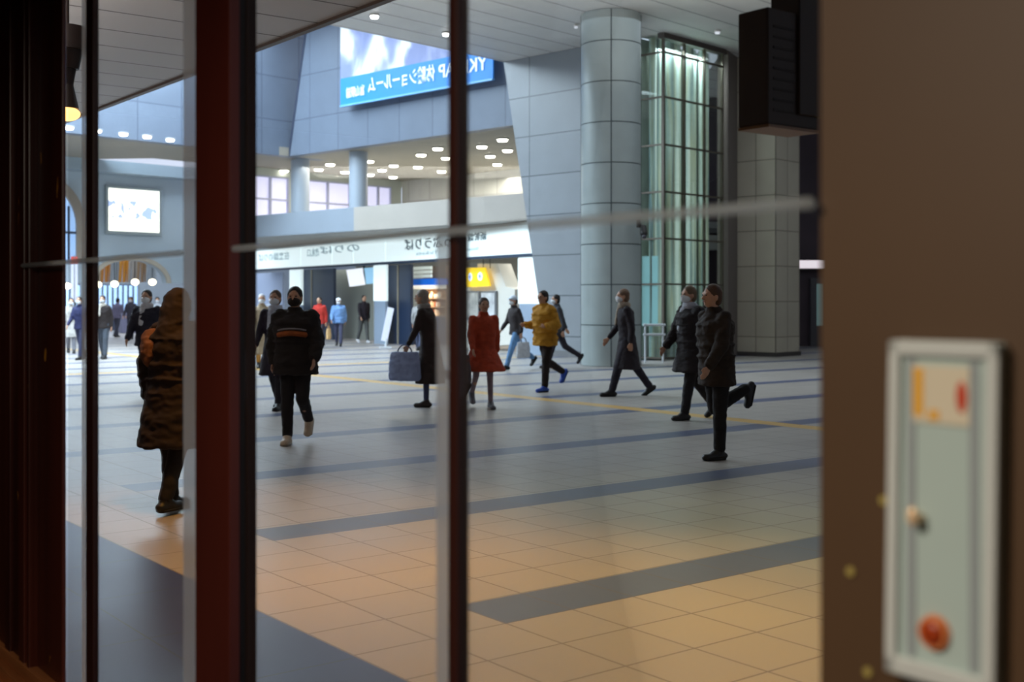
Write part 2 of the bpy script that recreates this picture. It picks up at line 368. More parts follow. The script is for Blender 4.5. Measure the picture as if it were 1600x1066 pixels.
# ------------------------------------------------------------------ glass lift shaft
LT = Wall((3.87, 30.3), AB); LL = Wall((3.87, 30.3), AB-90)
tw = empty('lift_shaft', (3.87, 30.3, 0), LT.rz, 'tall glass lift shaft with greenish vertical panels between column and stone pillar', 'lift shaft')
def streak_mat():
    m = bpy.data.materials.new('shaft_interior_streaks'); m.use_nodes = True; nt = m.node_tree; b = nt.nodes['Principled BSDF']
    tc = nt.nodes.new('ShaderNodeTexCoord'); mp = nt.nodes.new('ShaderNodeMapping'); mp.inputs['Scale'].default_value = (3.4, 3.4, 0.10)
    n = nt.nodes.new('ShaderNodeTexNoise'); n.inputs['Scale'].default_value = 1.5; n.inputs['Detail'].default_value = 3
    nt.links.new(tc.outputs['Object'], mp.inputs[0]); nt.links.new(mp.outputs[0], n.inputs['Vector'])
    cr = nt.nodes.new('ShaderNodeValToRGB'); e = cr.color_ramp.elements
    e[0].position = 0.34; e[0].color = (*lin((96, 96, 86)), 1); e[1].position = 0.66; e[1].color = (*lin((236, 246, 240)), 1)
    for p_, c_ in ((0.42, (128, 156, 160)), (0.5, (176, 182, 160)), (0.58, (190, 214, 214))):
        q_ = e.new(p_); q_.color = (*lin(c_), 1)
    nt.links.new(n.outputs['Fac'], cr.inputs[0]); nt.links.new(cr.outputs[0], b.inputs['Base Color']); b.inputs['Roughness'].default_value = 0.35
    return m
m_streak = streak_mat()
wR, wL = 2.75, 0.78
bm = bmesh.new()
for i in range(11):
    x = 0.12+i*0.25; cyl(bm, (x, 0.42+0.07*(i % 3), 0.05), (x, 0.42+0.07*(i % 3), SZ-0.05), 0.10+0.02*(i % 2), 16)
link('vertical_fin', bm, m_streak, tw)
bm = bmesh.new(); add_box(bm, (0.05, 0.75, 0), (2.75, 0.8, SZ-0.02))
link('inner_wall', bm, mat('shaft_inner', (176, 184, 174), 0.5, var=0.3, vscale=2, stretch=(2, 2, 0.3)), tw)
bm = bmesh.new(); add_box(bm, (0.01, 0.0, 0.1), (wR, 0.015, SZ-0.02)); link('pane', bm, m_tglass, tw)
bm = bmesh.new(); add_box(bm, (0.0, 0.01, 0.1), (0.015, wL, SZ-0.02)); link('pane', bm, m_tglass, tw)
m_mull = mat('shaft_frame', (92, 84, 74), 0.4, 0.4)
for z in [0.05, 1.95, 3.12, 4.32, 5.53, 6.75, 7.9]:
    bm = bmesh.new(); add_prism(bm, [(-0.02, z), (wR, z), (wR, z+0.045), (-0.02, z+0.045)], -0.03, 0.03)
    add_box(bm, (-0.02, 0.03, z), (0.03, wL, z+0.045)); bmesh.ops.remove_doubles(bm, verts=bm.verts, dist=0.011); link('transom', bm, m_mull, tw)
for x in (0.0, 0.92, 1.84, 2.7): boxo('mullion', (x-0.025, -0.035, 0), (x+0.025, 0.035, SZ-0.01), m_mull, tw)
boxo('mullion', (-0.03, wL-0.05, 0), (0.03, wL, SZ-0.01), m_mull, tw)
boxo('cornice', (-0.08, -0.08, SZ-0.14), (wR+0.05, 0.12, SZ-0.001), mat('cornice_brown', (74, 66, 62), 0.5), tw)
boxo('lit_panel', (0.03, 0.2, 0.9), (0.06, 0.7, 2.7), mat('lit_cyan', (130, 170, 176), 0.4, emit=0.3), tw)
area('shaft_light', LT.world(1.3, 0.3, 8.1), (2.0, 0.3), 60, (0.85, 0.96, 1.0), rot=(0, 0, LT.rz))
area('shaft_light', LT.world(1.4, 0.06, 4.4), (2.5, 7.0), 38, (0.92, 1.0, 0.96), rot=(PI/2, 0, LT.rz))  # added fill hidden behind the pane, turned inwards to brighten the fins
# railing at the column's foot
ral = empty('handrail', (3.33, 29.6, 0), 0.15, 'short white steel handrail with two bars between column and glass shaft', 'handrail')
for x in (0, 0.46):
    bm = bmesh.new(); cyl(bm, (x, 0, 0), (x, 0, 0.98), 0.025, 12); link('post', bm, m_white_metal, ral)
for z in (0.70, 0.94):
    bm = bmesh.new(); cyl(bm, (-0.05, 0, z), (0.52, 0, z), 0.03, 12); link('rail', bm, m_white_metal, ral)
# camera on the column
sx = px(1002, 357, 27.6)
sc_ = empty('security_camera', sx, 0, 'small black security camera bracketed to the side of the round column', 'camera')
bm = bmesh.new(); capsule(bm, (0.05, -0.08, -0.12), (0.05, 0.02, 0.02), 0.09, 0.075); link('camera_housing', bm, m_black_plastic, sc_)
bm = bmesh.new(); cyl(bm, (0.045, -0.02, 0.05), (-0.08, 0.10, 0.14), 0.028, 10); cyl(bm, (-0.06, 0.05, 0.02), (-0.06, 0.05, 0.22), 0.05, 12); link('bracket', bm, m_black_plastic, sc_)
bm = bmesh.new(); ellip(bm, (0.05, -0.14, -0.20), (0.055, 0.055, 0.05)); link('lens_dome', bm, mat('lens', (60, 60, 70), 0.1), sc_)

# ------------------------------------------------------------------ upper walls
m_up = grid_mat('blue_grey_wall_panels', (104, 114, 130), (74, 82, 98), 1.55, 1.5, 0.03, rough=0.5, offu=0.4, offv=0.3)
GZ = 6.6
UW = Wall((0.11, 34.0), AB-90)              # local x grows left and away
x449, x806 = UW.at(452), UW.at(806)
xt = UW.at(481)
UT = 11.2
tag(UW.poly('wall_upper', [(-0.9, GZ), (x449, GZ), (xt, UT), (-0.9, UT)], m_up, 0.35), kind='structure')
UW.poly('trim_2', [(x449-0.03, GZ), (x449+0.06, GZ), (xt+0.06, UT), (xt-0.03, UT)], mat('dark_joint', (52, 58, 76), 0.5), 0.36, -0.02)['kind'] = 'structure'
cor = UW.world(x449)
FA = Wall((cor.x, cor.y), AB)               # local x grows right and away; negative towards the left
tag(FA.rect('wall_fascia', FA.at(60), 1.6, GZ, 12.5, m_up, 0.4, 0.02), kind='structure')
boxo('speaker_box', (-0.28, -0.05, -0.3), (0.28, 0.3, 0.3), m_black_plastic, None, UW.world(xt+0.3, -0.35, UT+0.12), UW.rz)
tag(bpy.data.objects['speaker_box'], 'small dark box on top of the upper wall beside the bright opening', 'speaker')
# banner
UB = Wall(UW.world(0, -0.4).to_2d(), AB-90); bn0, bn1 = UB.at(532), UB.at(770)
bzb = UB.at(650, 165+(650-532)*(122.5-165)/238)[1]
bn = UW.host('banner', 0, 0, 'large hanging advertising banner with photo and blue band of mirrored lettering', 'banner')
def banner_mat():
    m = bpy.data.materials.new('banner_photo'); m.use_nodes = True; nt = m.node_tree; b = nt.nodes['Principled BSDF']
    tc = nt.nodes.new('ShaderNodeTexCoord'); mp = nt.nodes.new('ShaderNodeMapping'); mp.inputs['Scale'].default_value = (1.0, 1, 0.55); mp.inputs['Rotation'].default_value = (0, 0.35, 0)
    n = nt.nodes.new('ShaderNodeTexNoise'); n.inputs['Scale'].default_value = 1.1; n.inputs['Detail'].default_value = 2; n.inputs['Distortion'].default_value = 0.6
    nt.links.new(tc.outputs['Object'], mp.inputs[0]); nt.links.new(mp.outputs[0], n.inputs['Vector'])
    cr = nt.nodes.new('ShaderNodeValToRGB'); e = cr.color_ramp.elements
    e[0].position = 0.40; e[0].color = (*lin((122, 134, 178)), 1); e[1].position = 0.60; e[1].color = (*lin((232, 234, 232)), 1)
    q_ = e.new(0.48); q_.color = (*lin((150, 160, 200)), 1)
    nt.links.new(n.outputs['Fac'], cr.inputs[0]); nt.links.new(cr.outputs[0], b.inputs['Base Color']); b.inputs['Roughness'].default_value = 0.5
    nt.links.new(cr.outputs[0], b.inputs['Emission Color']); b.inputs['Emission Strength'].default_value = 0.12
    return m
bh = 0.88
UW.rect('picture', bn1, bn0, bzb+bh, 10.9, banner_mat(), 0.05, -0.40, parent=bn)
bb = UW.rect('blue_band', bn1, bn0, bzb, bzb+bh, mat('banner_blue', (36, 130, 215), 0.5, emit=0.2), 0.05, -0.40, parent=bn)
m_let = mat('banner_lettering', (225, 238, 250), 0.5, emit=0.35)
def on(wall, host_off, body, size, p0, p1, z, m, parent, ex=0.01):
    a, b_ = wall.at(p0), wall.at(p1); wd = abs(b_-a)
    # face the camera: local text plane x-z; normal towards us
    t = text_mesh('lettering', body, size, m, parent, ((a+b_)/2, host_off*wall.flip, z), (PI/2, 0, 0 if wall.flip > 0 else PI), True, ex, wd)
    return t
def onb(body, size, p0, p1, z):
    a, b_ = UB.at(p0), UB.at(p1); return text_mesh('lettering', body, size, m_let, bn, ((a+b_)/2, -0.42*UW.flip, z), (PI/2, 0, PI), True, 0.01, abs(a-b_))
if True:
    onb('YKK AP', 0.56, 686, 762, bzb+0.46)
    onb('体験ショールーム', 0.54, 576, 680, bzb+0.45)
    onb('富山駅前', 0.36, 542, 570, bzb+0.34)
UW.rect('lower_rim', bn1, bn0, bzb-0.05, bzb, mat('banner_rim', (120, 185, 240), 0.4), 0.1, -0.43, parent=bn)

# ------------------------------------------------------------------ gallery behind the upper wall
BW = Wall(((815-800)/F*45.5, 45.5), AB-90); b_l = BW.at(628)
m_gal = grid_mat('gallery_pale_panels', (206, 206, 200), (160, 160, 158), 1.3, 0.95, 0.03, rough=0.5)
tag(BW.rect('wall_gallery', -1.5, b_l, 4.03, GZ, m_gal, 0.3), kind='structure')
g0 = BW.world(b_l); GW = Wall((g0.x, g0.y), AB)   # window wall, local x negative to the left/nearer
m_galw = mat('gallery_window_wall', (186, 192, 186), 0.6)
tag(GW.rect('wall_gallery.001', GW.at(395)-2, 0, 4.03, 4.55, m_galw, 0.3), kind='structure')
tag(GW.rect('wall_gallery.002', GW.at(395)-2, 0, 6.32, GZ, m_galw, 0.3), kind='structure')
m_sky = mat('evening_window_glow', (206, 206, 238), 0.4, emit=0.85)
def gwin(n_, p0, p1):
    a, b_ = GW.at(p0), GW.at(p1); h = GW.host('window_%d' % n_, (a+b_)/2, 0, kind='structure')
    W_ = (b_-a)/2
    boxo('pane', (-W_, 0.12, 4.55), (W_, 0.14, 6.32), m_sky, h)
    bm = bmesh.new(); k = max(2, int(round(2*W_/1.1)))
    for i in range(k+1): x = -W_+2*W_*i/k; add_box(bm, (x-0.04, 0.02, 4.55), (x+0.04, 0.12, 6.32))
    for z in (4.55, 5.4, 6.26): add_box(bm, (-W_, 0.03, z), (W_, 0.11, z+0.06))
    link('window_frame', bm, mat('alu_frame', (180, 184, 208), 0.4), h)
ws = [(395, 452), (478, 548), (572, 612)]
for i, (a, b_) in enumerate(ws): gwin(i+2, a, b_)
for i, (a, b_) in enumerate([(452, 478), (548, 572), (612, 627)]):
    tag(GW.rect('wall_gallery.%03d' % (i+3), GW.at(a), GW.at(b_), 4.55, 6.32, m_galw, 0.3), kind='structure')
# gallery ceiling
gc = [UW.world(-0.9, 0.2), UW.world(x449, 0.2), FA.world(FA.at(60), 0.3), FA.world(FA.at(60), 12), GW.world(GW.at(395)-4, 0.3), GW.world(0.3, 0.3), BW.world(-1.5, 0.3)]
bm = bmesh.new(); add_slab(bm, [(p.x, p.y) for p in gc], GZ+0.001, GZ+0.3)
tag(link('ceiling_gallery', bm, mat('gallery_ceiling', (150, 144, 132), 0.7, var=0.05, vscale=1)), kind='structure')
# downlights
m_lamp = mat('downlight_glow', (255, 252, 240), 0.4, emit=9)
m_ring = mat('downlight_trim', (190, 188, 182), 0.4)
def downlight_at(x, y, zc, r, label, group, glow=None):
    d = (zc-EYE)*F/(HZ-y); e = empty('ceiling_light', ((x-800)/F*d, d, zc), 0, label, 'ceiling light', group)
    bm = bmesh.new(); cyl(bm, (0, 0, -0.05), (0, 0, -0.001), r*1.18, 24); link('trim_ring', bm, m_ring, e)
    bm = bmesh.new(); cyl(bm, (0, 0, -0.10), (0, 0, -0.05), r*0.85, 24, r1=r); link('diffuser', bm, glow or m_lamp, e)
GL = [(444,265),(498,263),(516,255),(523,274),(539,267),(577,250),(578,271),(597,264),(615,257),(614,275),(658,240),(684,230),(653,259),(690,266),(697,245),(753,227),(785,216),(793,233),(766,242),(777,255)]
GLAB = ['lone gallery downlight at the left end, above the first window', 'gallery downlight just right of the left round post', 'highest gallery downlight between the two round posts',
 'lowest gallery downlight between the two round posts', 'gallery downlight just left of the right round post', 'upper gallery downlight touching the right edge of the right round post', 'lower gallery downlight touching the right edge of the right round post',
 'third gallery downlight out from the right round post, middle height', 'highest gallery downlight in the group of four right of the right post', 'lowest gallery downlight in the group right of the right post',
 'gallery downlight at upper left of the middle cluster', 'highest gallery downlight of the middle cluster', 'gallery downlight at lower left of the middle cluster', 'lowest gallery downlight of the middle cluster by the thin mullion', 'gallery downlight half hidden by the thin mullion',
 'leftmost gallery downlight of the five beside the leaning wall', 'highest gallery downlight of the five beside the leaning wall', 'rightmost gallery downlight of the five beside the leaning wall', 'central gallery downlight of the five beside the leaning wall', 'lowest gallery downlight of the five beside the leaning wall']
for (x, y), t in zip(GL, GLAB): downlight_at(x, y, GZ, 0.17, t, 'gallery downlights')
ORD = ['first', 'second', 'third', 'fourth', 'fifth', 'sixth', 'seventh', 'eighth', 'ninth', 'tenth', 'eleventh', 'twelfth', 'thirteenth', 'fourteenth', 'fifteenth']
for i, (x, y) in enumerate(((108,197),(152,202),(193,207),(230,211),(266,216))):
    downlight_at(x, y, GZ, 0.125, ORD[i]+' small downlight from the left in the row above the bright screen', 'row of downlights above the screen')
# columns in gallery
for (x, w_, d, lab) in ((469, 29, 42.6, 'slim round grey post under the upper wall, left of the two'), (560, 29, 40.3, 'slim round grey post under the upper wall, right of the two, below the banner corner')):
    c = px(x, 468, d); bm = bmesh.new(); cyl(bm, (0, 0, 4.02), (0, 0, GZ-0.005), w_/2/F*d, 40)
    tag(link('round_post', bm, mat('post_grey', (160, 170, 182), 0.4), None, (c.x, c.y, 0)), lab, 'post')

# ------------------------------------------------------------------ shop front
def SO(off): return Wall(S.world(0, off).to_2d(), 147)
S = Wall((0.64+0.25, 33.55), 147)    # local x grows to the right and towards us
xr, xl = S.at(846), S.at(395)
m_par = mat('parapet_beige', (166, 160, 152), 0.6, var=0.05, vscale=0.8)
SB, STP = 2.9, 3.72
pv = UW.at(552)
tag(UW.rect('wall_parapet', UW.at(850)-0.3, pv, STP+0.12, 4.62, m_par, 0.3, 0.02), kind='structure')
tag(UW.rect('wall_parapet.001', pv, UW.at(380), STP+0.12, 4.62, mat('parapet_blue', (136, 146, 158), 0.6, var=0.05, vscale=0.8), 0.3, 0.02), kind='structure')
gf = [UW.world(UW.at(850)-0.3, 0.05), UW.world(UW.at(380), 0.05), S.world(xl, 1.0), S.world(xl-3, 9), S.world(xr, 9), S.world(xr, 0)]
bm = bmesh.new(); add_slab(bm, [(p.x, p.y) for p in gf], STP+0.1, STP+0.3)
tag(link('floor_gallery', bm, mat('gallery_floor', (170, 172, 170), 0.6)), kind='structure')
bm = bmesh.new(); P4 = [S.world(xr, 0.1), S.world(xl-1, 0.1), S.world(xl-1, 7), S.world(xr, 7)]
add_slab(bm, [(p.x, p.y) for p in P4], 3.15, 3.6)
tag(link('ceiling_shop', bm, mat('shop_ceiling', (190, 190, 184), 0.7)), kind='structure')
m_sign = mat('backlit_white', (226, 242, 246), 0.4, emit=0.8)
m_signtx = mat('sign_text_grey', (96, 122, 132), 0.5)
m_signtx2 = mat('sign_text_pale', (176, 200, 208), 0.5, emit=0.2)
sgn = S.host('fascia_sign', 0, 0, 'long backlit white sign band over the shop fronts with mirrored dark lettering', 'sign')
cuts = [846, 808, 735, 660, 602, 552, 519, 470, 424, 395]
bm = bmesh.new()
SF = SO(-0.2)
for a, b_ in zip(cuts, cuts[1:]): add_box(bm, (SF.at(b_)+0.012, -0.2, SB), (SF.at(a)-0.012, 0, STP))
link('light_box', bm, m_sign, sgn)
S.rect('lower_lip', xr, xl, SB-0.09, SB-0.005, mat('lip_navy', (44, 62, 84), 0.5), 0.2, -0.18, parent=sgn)
S.rect('upper_lip', xr, xl, STP+0.005, STP+0.07, mat('lip_grey', (176, 190, 190), 0.5), 0.25, -0.22, parent=sgn)
def ons(body, size, p0, p1, z, m, parent, ex):
    w_ = SO(-0.21); a, b_ = w_.at(p0), w_.at(p1); return text_mesh('lettering', body, size, m, parent, ((a+b_)/2, -0.21, z), (PI/2, 0, 0), True, ex, abs(b_-a))
ons('新幹線', 0.30, 730, 760, 3.49, m_signtx, sgn, 0.006)
ons('きっぷうりば', 0.42, 633, 724, 3.40, m_signtx, sgn, 0.006)
ons('Tickets', 0.16, 650, 685, 3.10, m_signtx2, sgn, 0.004)
ons('Shinkansen', 0.16, 722, 748, 3.13, m_signtx2, sgn, 0.004)
ons('のりば', 0.34, 500, 562, 3.46, m_signtx2, sgn, 0.006)
ons('改札口', 0.34, 480, 498, 3.40, m_signtx2, sgn, 0.006)
ons('在来線のりば', 0.34, 404, 452, 3.36, m_signtx2, sgn, 0.006)
def sign_leg(p0, p1, zb, lab, base=True):
    a, b_ = SO(-0.12).at(p0), SO(-0.12).at(p1); h = S.host('light_pillar', (a+b_)/2, 0, lab, 'light pillar'); W_ = abs(a-b_)/2; f = S.flip
    boxo('light_box', (-W_, min(0, -0.12*f), zb), (W_, max(0, -0.12*f), SB-0.10), m_sign, h, bevel=0.02)
    if base: boxo('base', (-W_*0.92, min(0, -0.10*f), 0), (W_*0.92, max(0, -0.10*f), zb), mat('pillar_base_grey', (150, 166, 186), 0.4), h)
sign_leg(846, 809, 1.45, 'widest backlit white pillar ending the shop row at the right')
sign_leg(602, 583, 1.52, 'backlit white pillar with grey base in the middle of the shop fronts')
sign_leg(470, 452, 1.35, 'backlit white pillar at the left, behind the person in black')
# shop interiors
tag(S.rect('wall_shop_back', xl-1, xr, 0, 3.15, mat('shop_back', (186, 186, 176), 0.7, var=0.08, vscale=0.7), 0.2, 5.5), kind='structure')
area('shop_light', S.world((S.at(835)+S.at(605))/2, 2.4, 3.1), (6, 2.4), 170, (1.0, 0.97, 0.9), rot=(0, 0, S.rz))
area('shop_light', S.world((S.at(580)+S.at(410))/2, 2.4, 3.1), (9, 2.4), 170, (0.95, 0.98, 1.0), rot=(0, 0, S.rz))
m_navy = mat('navy_panel', (34, 50, 76), 0.4, var=0.15, vscale=1)
def navy(p0, p1, off, lab, line=None):
    a, b_ = SO(off).at(p0), SO(off).at(p1); h = S.host('navy_partition', (a+b_)/2, off, lab, 'partition'); W_ = abs(a-b_)/2
    boxo('panel', (-W_, 0, 0), (W_, 0.12, SB-0.1), m_navy, h)
    for l in (line or []):
        x = SO(off).at(l)-(a+b_)/2; boxo('edge_strip', (x-0.05, -0.02, 0), (x+0.05, 0.14, SB-0.12), mat('strip_tan', (140, 130, 112), 0.5), h)
    return h
navy(641, 606, 0.35, 'dark navy partition beside the lit kiosk with a tan vertical strip', [622])
navy(521, 473, 0.35, 'dark navy partition behind the person in black', [487])
S.rect('wall_blue_panel', SO(1.2).at(398), SO(1.2).at(441), 0, SB-0.1, mat('pale_blue_panel', (160, 176, 206), 0.5), 0.1, 1.2)['kind'] = 'structure'
S.rect('wall_pale_panel', SO(1.6).at(522), SO(1.6).at(584), 0.0, SB-0.1, mat('pale_panel', (178, 182, 172), 0.5), 0.1, 1.6)['kind'] = 'structure'
# kiosk with goods
kc = SO(0.9).at(678); kd = SO(0.9).at(642)
ki = S.host('kiosk', (kc+kd)/2, 0.9, 'lit kiosk with blue fascia and warm shelves of goods', 'kiosk'); KW = abs(kc-kd)/2
boxo('cabinet', (-KW, 0.5, 0), (KW, 0.6, 2.75), mat('kiosk_back', (150, 120, 90), 0.6), ki)
boxo('counter', (-KW, 0.0, 0), (KW, 0.5, 1.0), mat('kiosk_counter', (90, 96, 120), 0.5), ki)
boxo('blue_fascia', (-KW, -0.06, 2.08), (KW+0.15, 0.5, 2.30), mat('kiosk_blue', (30, 105, 210), 0.4, emit=0.5), ki)
boxo('light_strip', (-KW, -0.03, 1.95), (KW, 0.5, 2.075), mat('kiosk_strip', (250, 244, 226), 0.4, emit=1.0), ki)
for k in range(3): boxo('menu_board', (-KW, -0.02, 2.34+k*0.14), (KW*(0.8), 0.03, 2.45+k*0.14), mat('menu_white', (226, 234, 226), 0.5, emit=0.5), ki)
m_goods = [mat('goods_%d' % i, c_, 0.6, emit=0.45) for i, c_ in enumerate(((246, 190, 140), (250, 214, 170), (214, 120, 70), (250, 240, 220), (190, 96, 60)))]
for z in (1.02, 1.32, 1.62):
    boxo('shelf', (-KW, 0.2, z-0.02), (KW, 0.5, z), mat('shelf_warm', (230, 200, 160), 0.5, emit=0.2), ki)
gi = 0
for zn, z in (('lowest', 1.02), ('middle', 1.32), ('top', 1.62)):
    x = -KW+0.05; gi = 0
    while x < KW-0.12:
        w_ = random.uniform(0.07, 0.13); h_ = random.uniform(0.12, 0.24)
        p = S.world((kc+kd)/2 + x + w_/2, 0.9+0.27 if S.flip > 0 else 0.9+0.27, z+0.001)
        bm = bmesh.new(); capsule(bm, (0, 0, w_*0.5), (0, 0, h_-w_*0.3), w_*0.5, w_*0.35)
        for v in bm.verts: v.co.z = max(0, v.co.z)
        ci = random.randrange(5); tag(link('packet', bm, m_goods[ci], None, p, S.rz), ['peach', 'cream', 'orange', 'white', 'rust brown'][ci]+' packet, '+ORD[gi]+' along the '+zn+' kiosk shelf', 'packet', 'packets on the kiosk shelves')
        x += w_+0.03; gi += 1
area('kiosk_light', S.world((kc+kd)/2, 1.0, 1.93), (1.2, 0.2), 12, (1.0, 0.75, 0.45), rot=(0, 0, S.rz))
# ticket machines, yellow board, frames
def smx(p): return S.at(p)
ys = S.host('yellow_sign', smx(742), 0.4, 'slanted yellow hanging sign with two white and blue discs', 'sign', z=0)
ys.rotation_euler = (0, 0, S.rz)
def spoly(host, t0, off, name, pix, d_off, m, th=0.06, zoff=0):
    sw = Wall(S.world(0, off).to_2d(), 147); pts_ = [sw.at(a, b_) for a, b_ in pix]
    bm = bmesh.new(); add_prism(bm, [(p_[0]-t0, p_[1]) for p_ in pts_], d_off*S.flip, (d_off+th)*S.flip); return link(name, bm, m, host)
t742 = smx(742)
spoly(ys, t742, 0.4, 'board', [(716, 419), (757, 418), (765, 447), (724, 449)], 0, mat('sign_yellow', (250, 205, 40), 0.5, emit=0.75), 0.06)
swy = Wall(S.world(0, 0.4).to_2d(), 147)
for (a, b_) in ((735, 433), (751, 432)):
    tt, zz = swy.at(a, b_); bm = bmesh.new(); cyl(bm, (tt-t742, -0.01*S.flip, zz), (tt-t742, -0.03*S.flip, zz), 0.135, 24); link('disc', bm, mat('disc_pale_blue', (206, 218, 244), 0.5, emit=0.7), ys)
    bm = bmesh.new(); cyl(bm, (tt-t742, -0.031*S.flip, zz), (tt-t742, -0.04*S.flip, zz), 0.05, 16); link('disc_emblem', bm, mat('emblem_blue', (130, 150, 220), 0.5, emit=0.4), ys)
bm = bmesh.new(); zt = swy.at(740, 418)[1]
bm.free()
for dx in (-0.2, 0.2):
    bm = bmesh.new(); cyl(bm, (dx, 0.03*S.flip, zt-0.05), (dx, 0.03*S.flip, 3.14), 0.012, 8); link('hanger', bm, m_black_plastic, ys)
wb = S.host('booth', smx(770), 0.55, 'white booth with a sloping right edge behind the yellow sign', 'booth')
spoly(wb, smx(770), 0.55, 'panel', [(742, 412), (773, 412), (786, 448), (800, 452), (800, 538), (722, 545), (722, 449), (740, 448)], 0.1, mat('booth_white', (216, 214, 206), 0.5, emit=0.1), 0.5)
for (p0, p1, y0, y1, lab) in ((726, 749, 455, 500, 'poster frame with dark picture on the white booth, left of two'), (751, 775, 455, 501, 'poster frame with printed notice on the white booth, right of two')):
    ho = 0.62; a, z1 = SO(0.57).at(p0, y0); b_, z0 = SO(0.57).at(p1, y1); h = S.host('poster_frame', (a+b_)/2, 0.60, lab, 'poster'); W_ = abs(a-b_)/2
    boxo('frame', (-W_, -0.03, z0), (W_, 0.03, z1), mat('frame_grey', (110, 112, 116), 0.5), h)
    boxo('poster', (-W_*0.86, -0.05, z0+0.06), (W_*0.86, 0.05, z1-0.06), mat('poster_%d' % p0, (168, 166, 160) if p0 == 726 else (200, 202, 204), 0.5, var=0.3, vscale=5), h)
# tilted screens
sc1 = S.host('display_screen', smx(555), 0.3, 'bright white tilted display screen hanging beside the blue one', 'screen')
spoly(sc1, smx(555), 0.3, 'screen', [(541, 422), (565, 419), (569, 445), (546, 448)], 0, mat('screen_white', (236, 238, 250), 0.4, emit=0.9), 0.05)
bm = bmesh.new(); add_box(bm, (-0.03, 0.04, 2.3), (0.03, 0.09, 3.15)); link('hanger', bm, m_black_plastic, sc1)
sc2 = S.host('display_screen', smx(575), 0.3, 'smaller blue display screen hanging left of the middle light pillar', 'screen')
spoly(sc2, smx(575), 0.3, 'screen', [(569, 419), (582, 418), (582, 443), (572, 444)], 0, mat('screen_blue', (150, 200, 235), 0.4, emit=0.7), 0.05)
bm = bmesh.new(); add_box(bm, (-0.03, 0.04, 2.3), (0.03, 0.09, 3.15)); link('hanger', bm, m_black_plastic, sc2)
# leaning white board on the floor
p0 = px(603, 468, 38.5)
lb = empty('notice_board', (p0.x, p0.y, 0), 0.25, 'tall white notice board leaning on a stand at the foot of the middle light pillar', 'notice board')
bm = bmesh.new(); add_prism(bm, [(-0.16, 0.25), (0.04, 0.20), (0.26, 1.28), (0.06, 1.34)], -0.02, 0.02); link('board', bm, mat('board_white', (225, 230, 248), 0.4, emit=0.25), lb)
bm = bmesh.new(); add_box(bm, (-0.2, -0.16, 0), (0.16, 0.16, 0.05)); cyl(bm, (-0.02, 0, 0.03), (0.02, 0, 0.30), 0.03, 10); link('stand', bm, m_white_metal, lb)

# ------------------------------------------------------------------ far left hall
T = Wall(((205-800)/F*44.0, 44.0), AB)
m_tw = mat('bulkhead_blue_grey', (178, 192, 202), 0.6, var=0.06, vscale=0.6)
# bulkhead with low arch opening
def arc(cx_, cz, rx, rz_, a0, a1, n=20): return [(cx_+rx*math.cos(a0+(a1-a0)*i/n), cz+rz_*math.sin(a0+(a1-a0)*i/n)) for i in range(n+1)]
tl, tr = T.at(60), T.at(330)
ax, az = T.at(205, 447); ar, arz = abs(T.at(262)-T.at(150))/2, T.at(205, 411)[1]-az
pts_ = [(tl, 2.2), (ax-ar, 2.2)] + arc(ax, az if az > 2.2 else 2.2, ar, arz, PI, 0) + [(ax+ar, 2.2), (tr, 2.2), (tr, GZ), (tl, GZ)]
pts_ = [pts_[0]] + pts_[2:-4] + pts_[-3:]
tag(T.poly('wall_bulkhead', pts_, m_tw, 0.3), kind='structure')
T.poly('trim_3', arc(ax, max(az, 2.2), ar+0.16, arz+0.16, PI, 0)+arc(ax, max(az, 2.2), ar, arz, 0, PI), mat('arch_trim', (186, 176, 160), 0.5), 0.1, -0.09)['kind'] = 'structure'
T.rect('trim_4', tl, tr, GZ-0.42, GZ, mat('beam_pale', (164, 180, 192), 0.6), 0.6, -0.62)['kind'] = 'structure'
# TV
a, z1 = T.at(167, 294); b_, z0 = T.at(246, 364)
tv = T.host('video_screen', (a+b_)/2, -0.12, 'large bright video screen on the blue grey wall at far left', 'screen'); W_ = abs(a-b_)/2
boxo('housing', (-W_-0.1, 0, z0-0.12), (W_+0.1, 0.11, z1+0.1), mat('tv_frame', (150, 162, 166), 0.5), tv)
def tv_mat():
    m = bpy.data.materials.new('video_image'); m.use_nodes = True; nt = m.node_tree; b = nt.nodes['Principled BSDF']
    tc = nt.nodes.new('ShaderNodeTexCoord'); sp = nt.nodes.new('ShaderNodeSeparateXYZ'); nt.links.new(tc.outputs['Object'], sp.inputs[0])
    n = nt.nodes.new('ShaderNodeTexNoise'); n.inputs['Scale'].default_value = 2.6; nt.links.new(tc.outputs['Object'], n.inputs['Vector'])
    zm = (z0+z1)/2
    k = M(nt, 'MULTIPLY', M(nt, 'GREATER_THAN', n.outputs['Fac'], 0.55), M(nt, 'MULTIPLY', M(nt, 'GREATER_THAN', sp.outputs[2], zm-0.3), M(nt, 'LESS_THAN', sp.outputs[2], zm+0.35)))
    c = mixc(nt, k, (254, 254, 246), (150, 170, 214)); nt.links.new(c, b.inputs['Base Color']); nt.links.new(c, b.inputs['Emission Color']); b.inputs['Emission Strength'].default_value = 1.5
    return m
boxo('screen', (-W_, -0.02, z0), (W_, 0.0, z1), tv_mat(), tv)
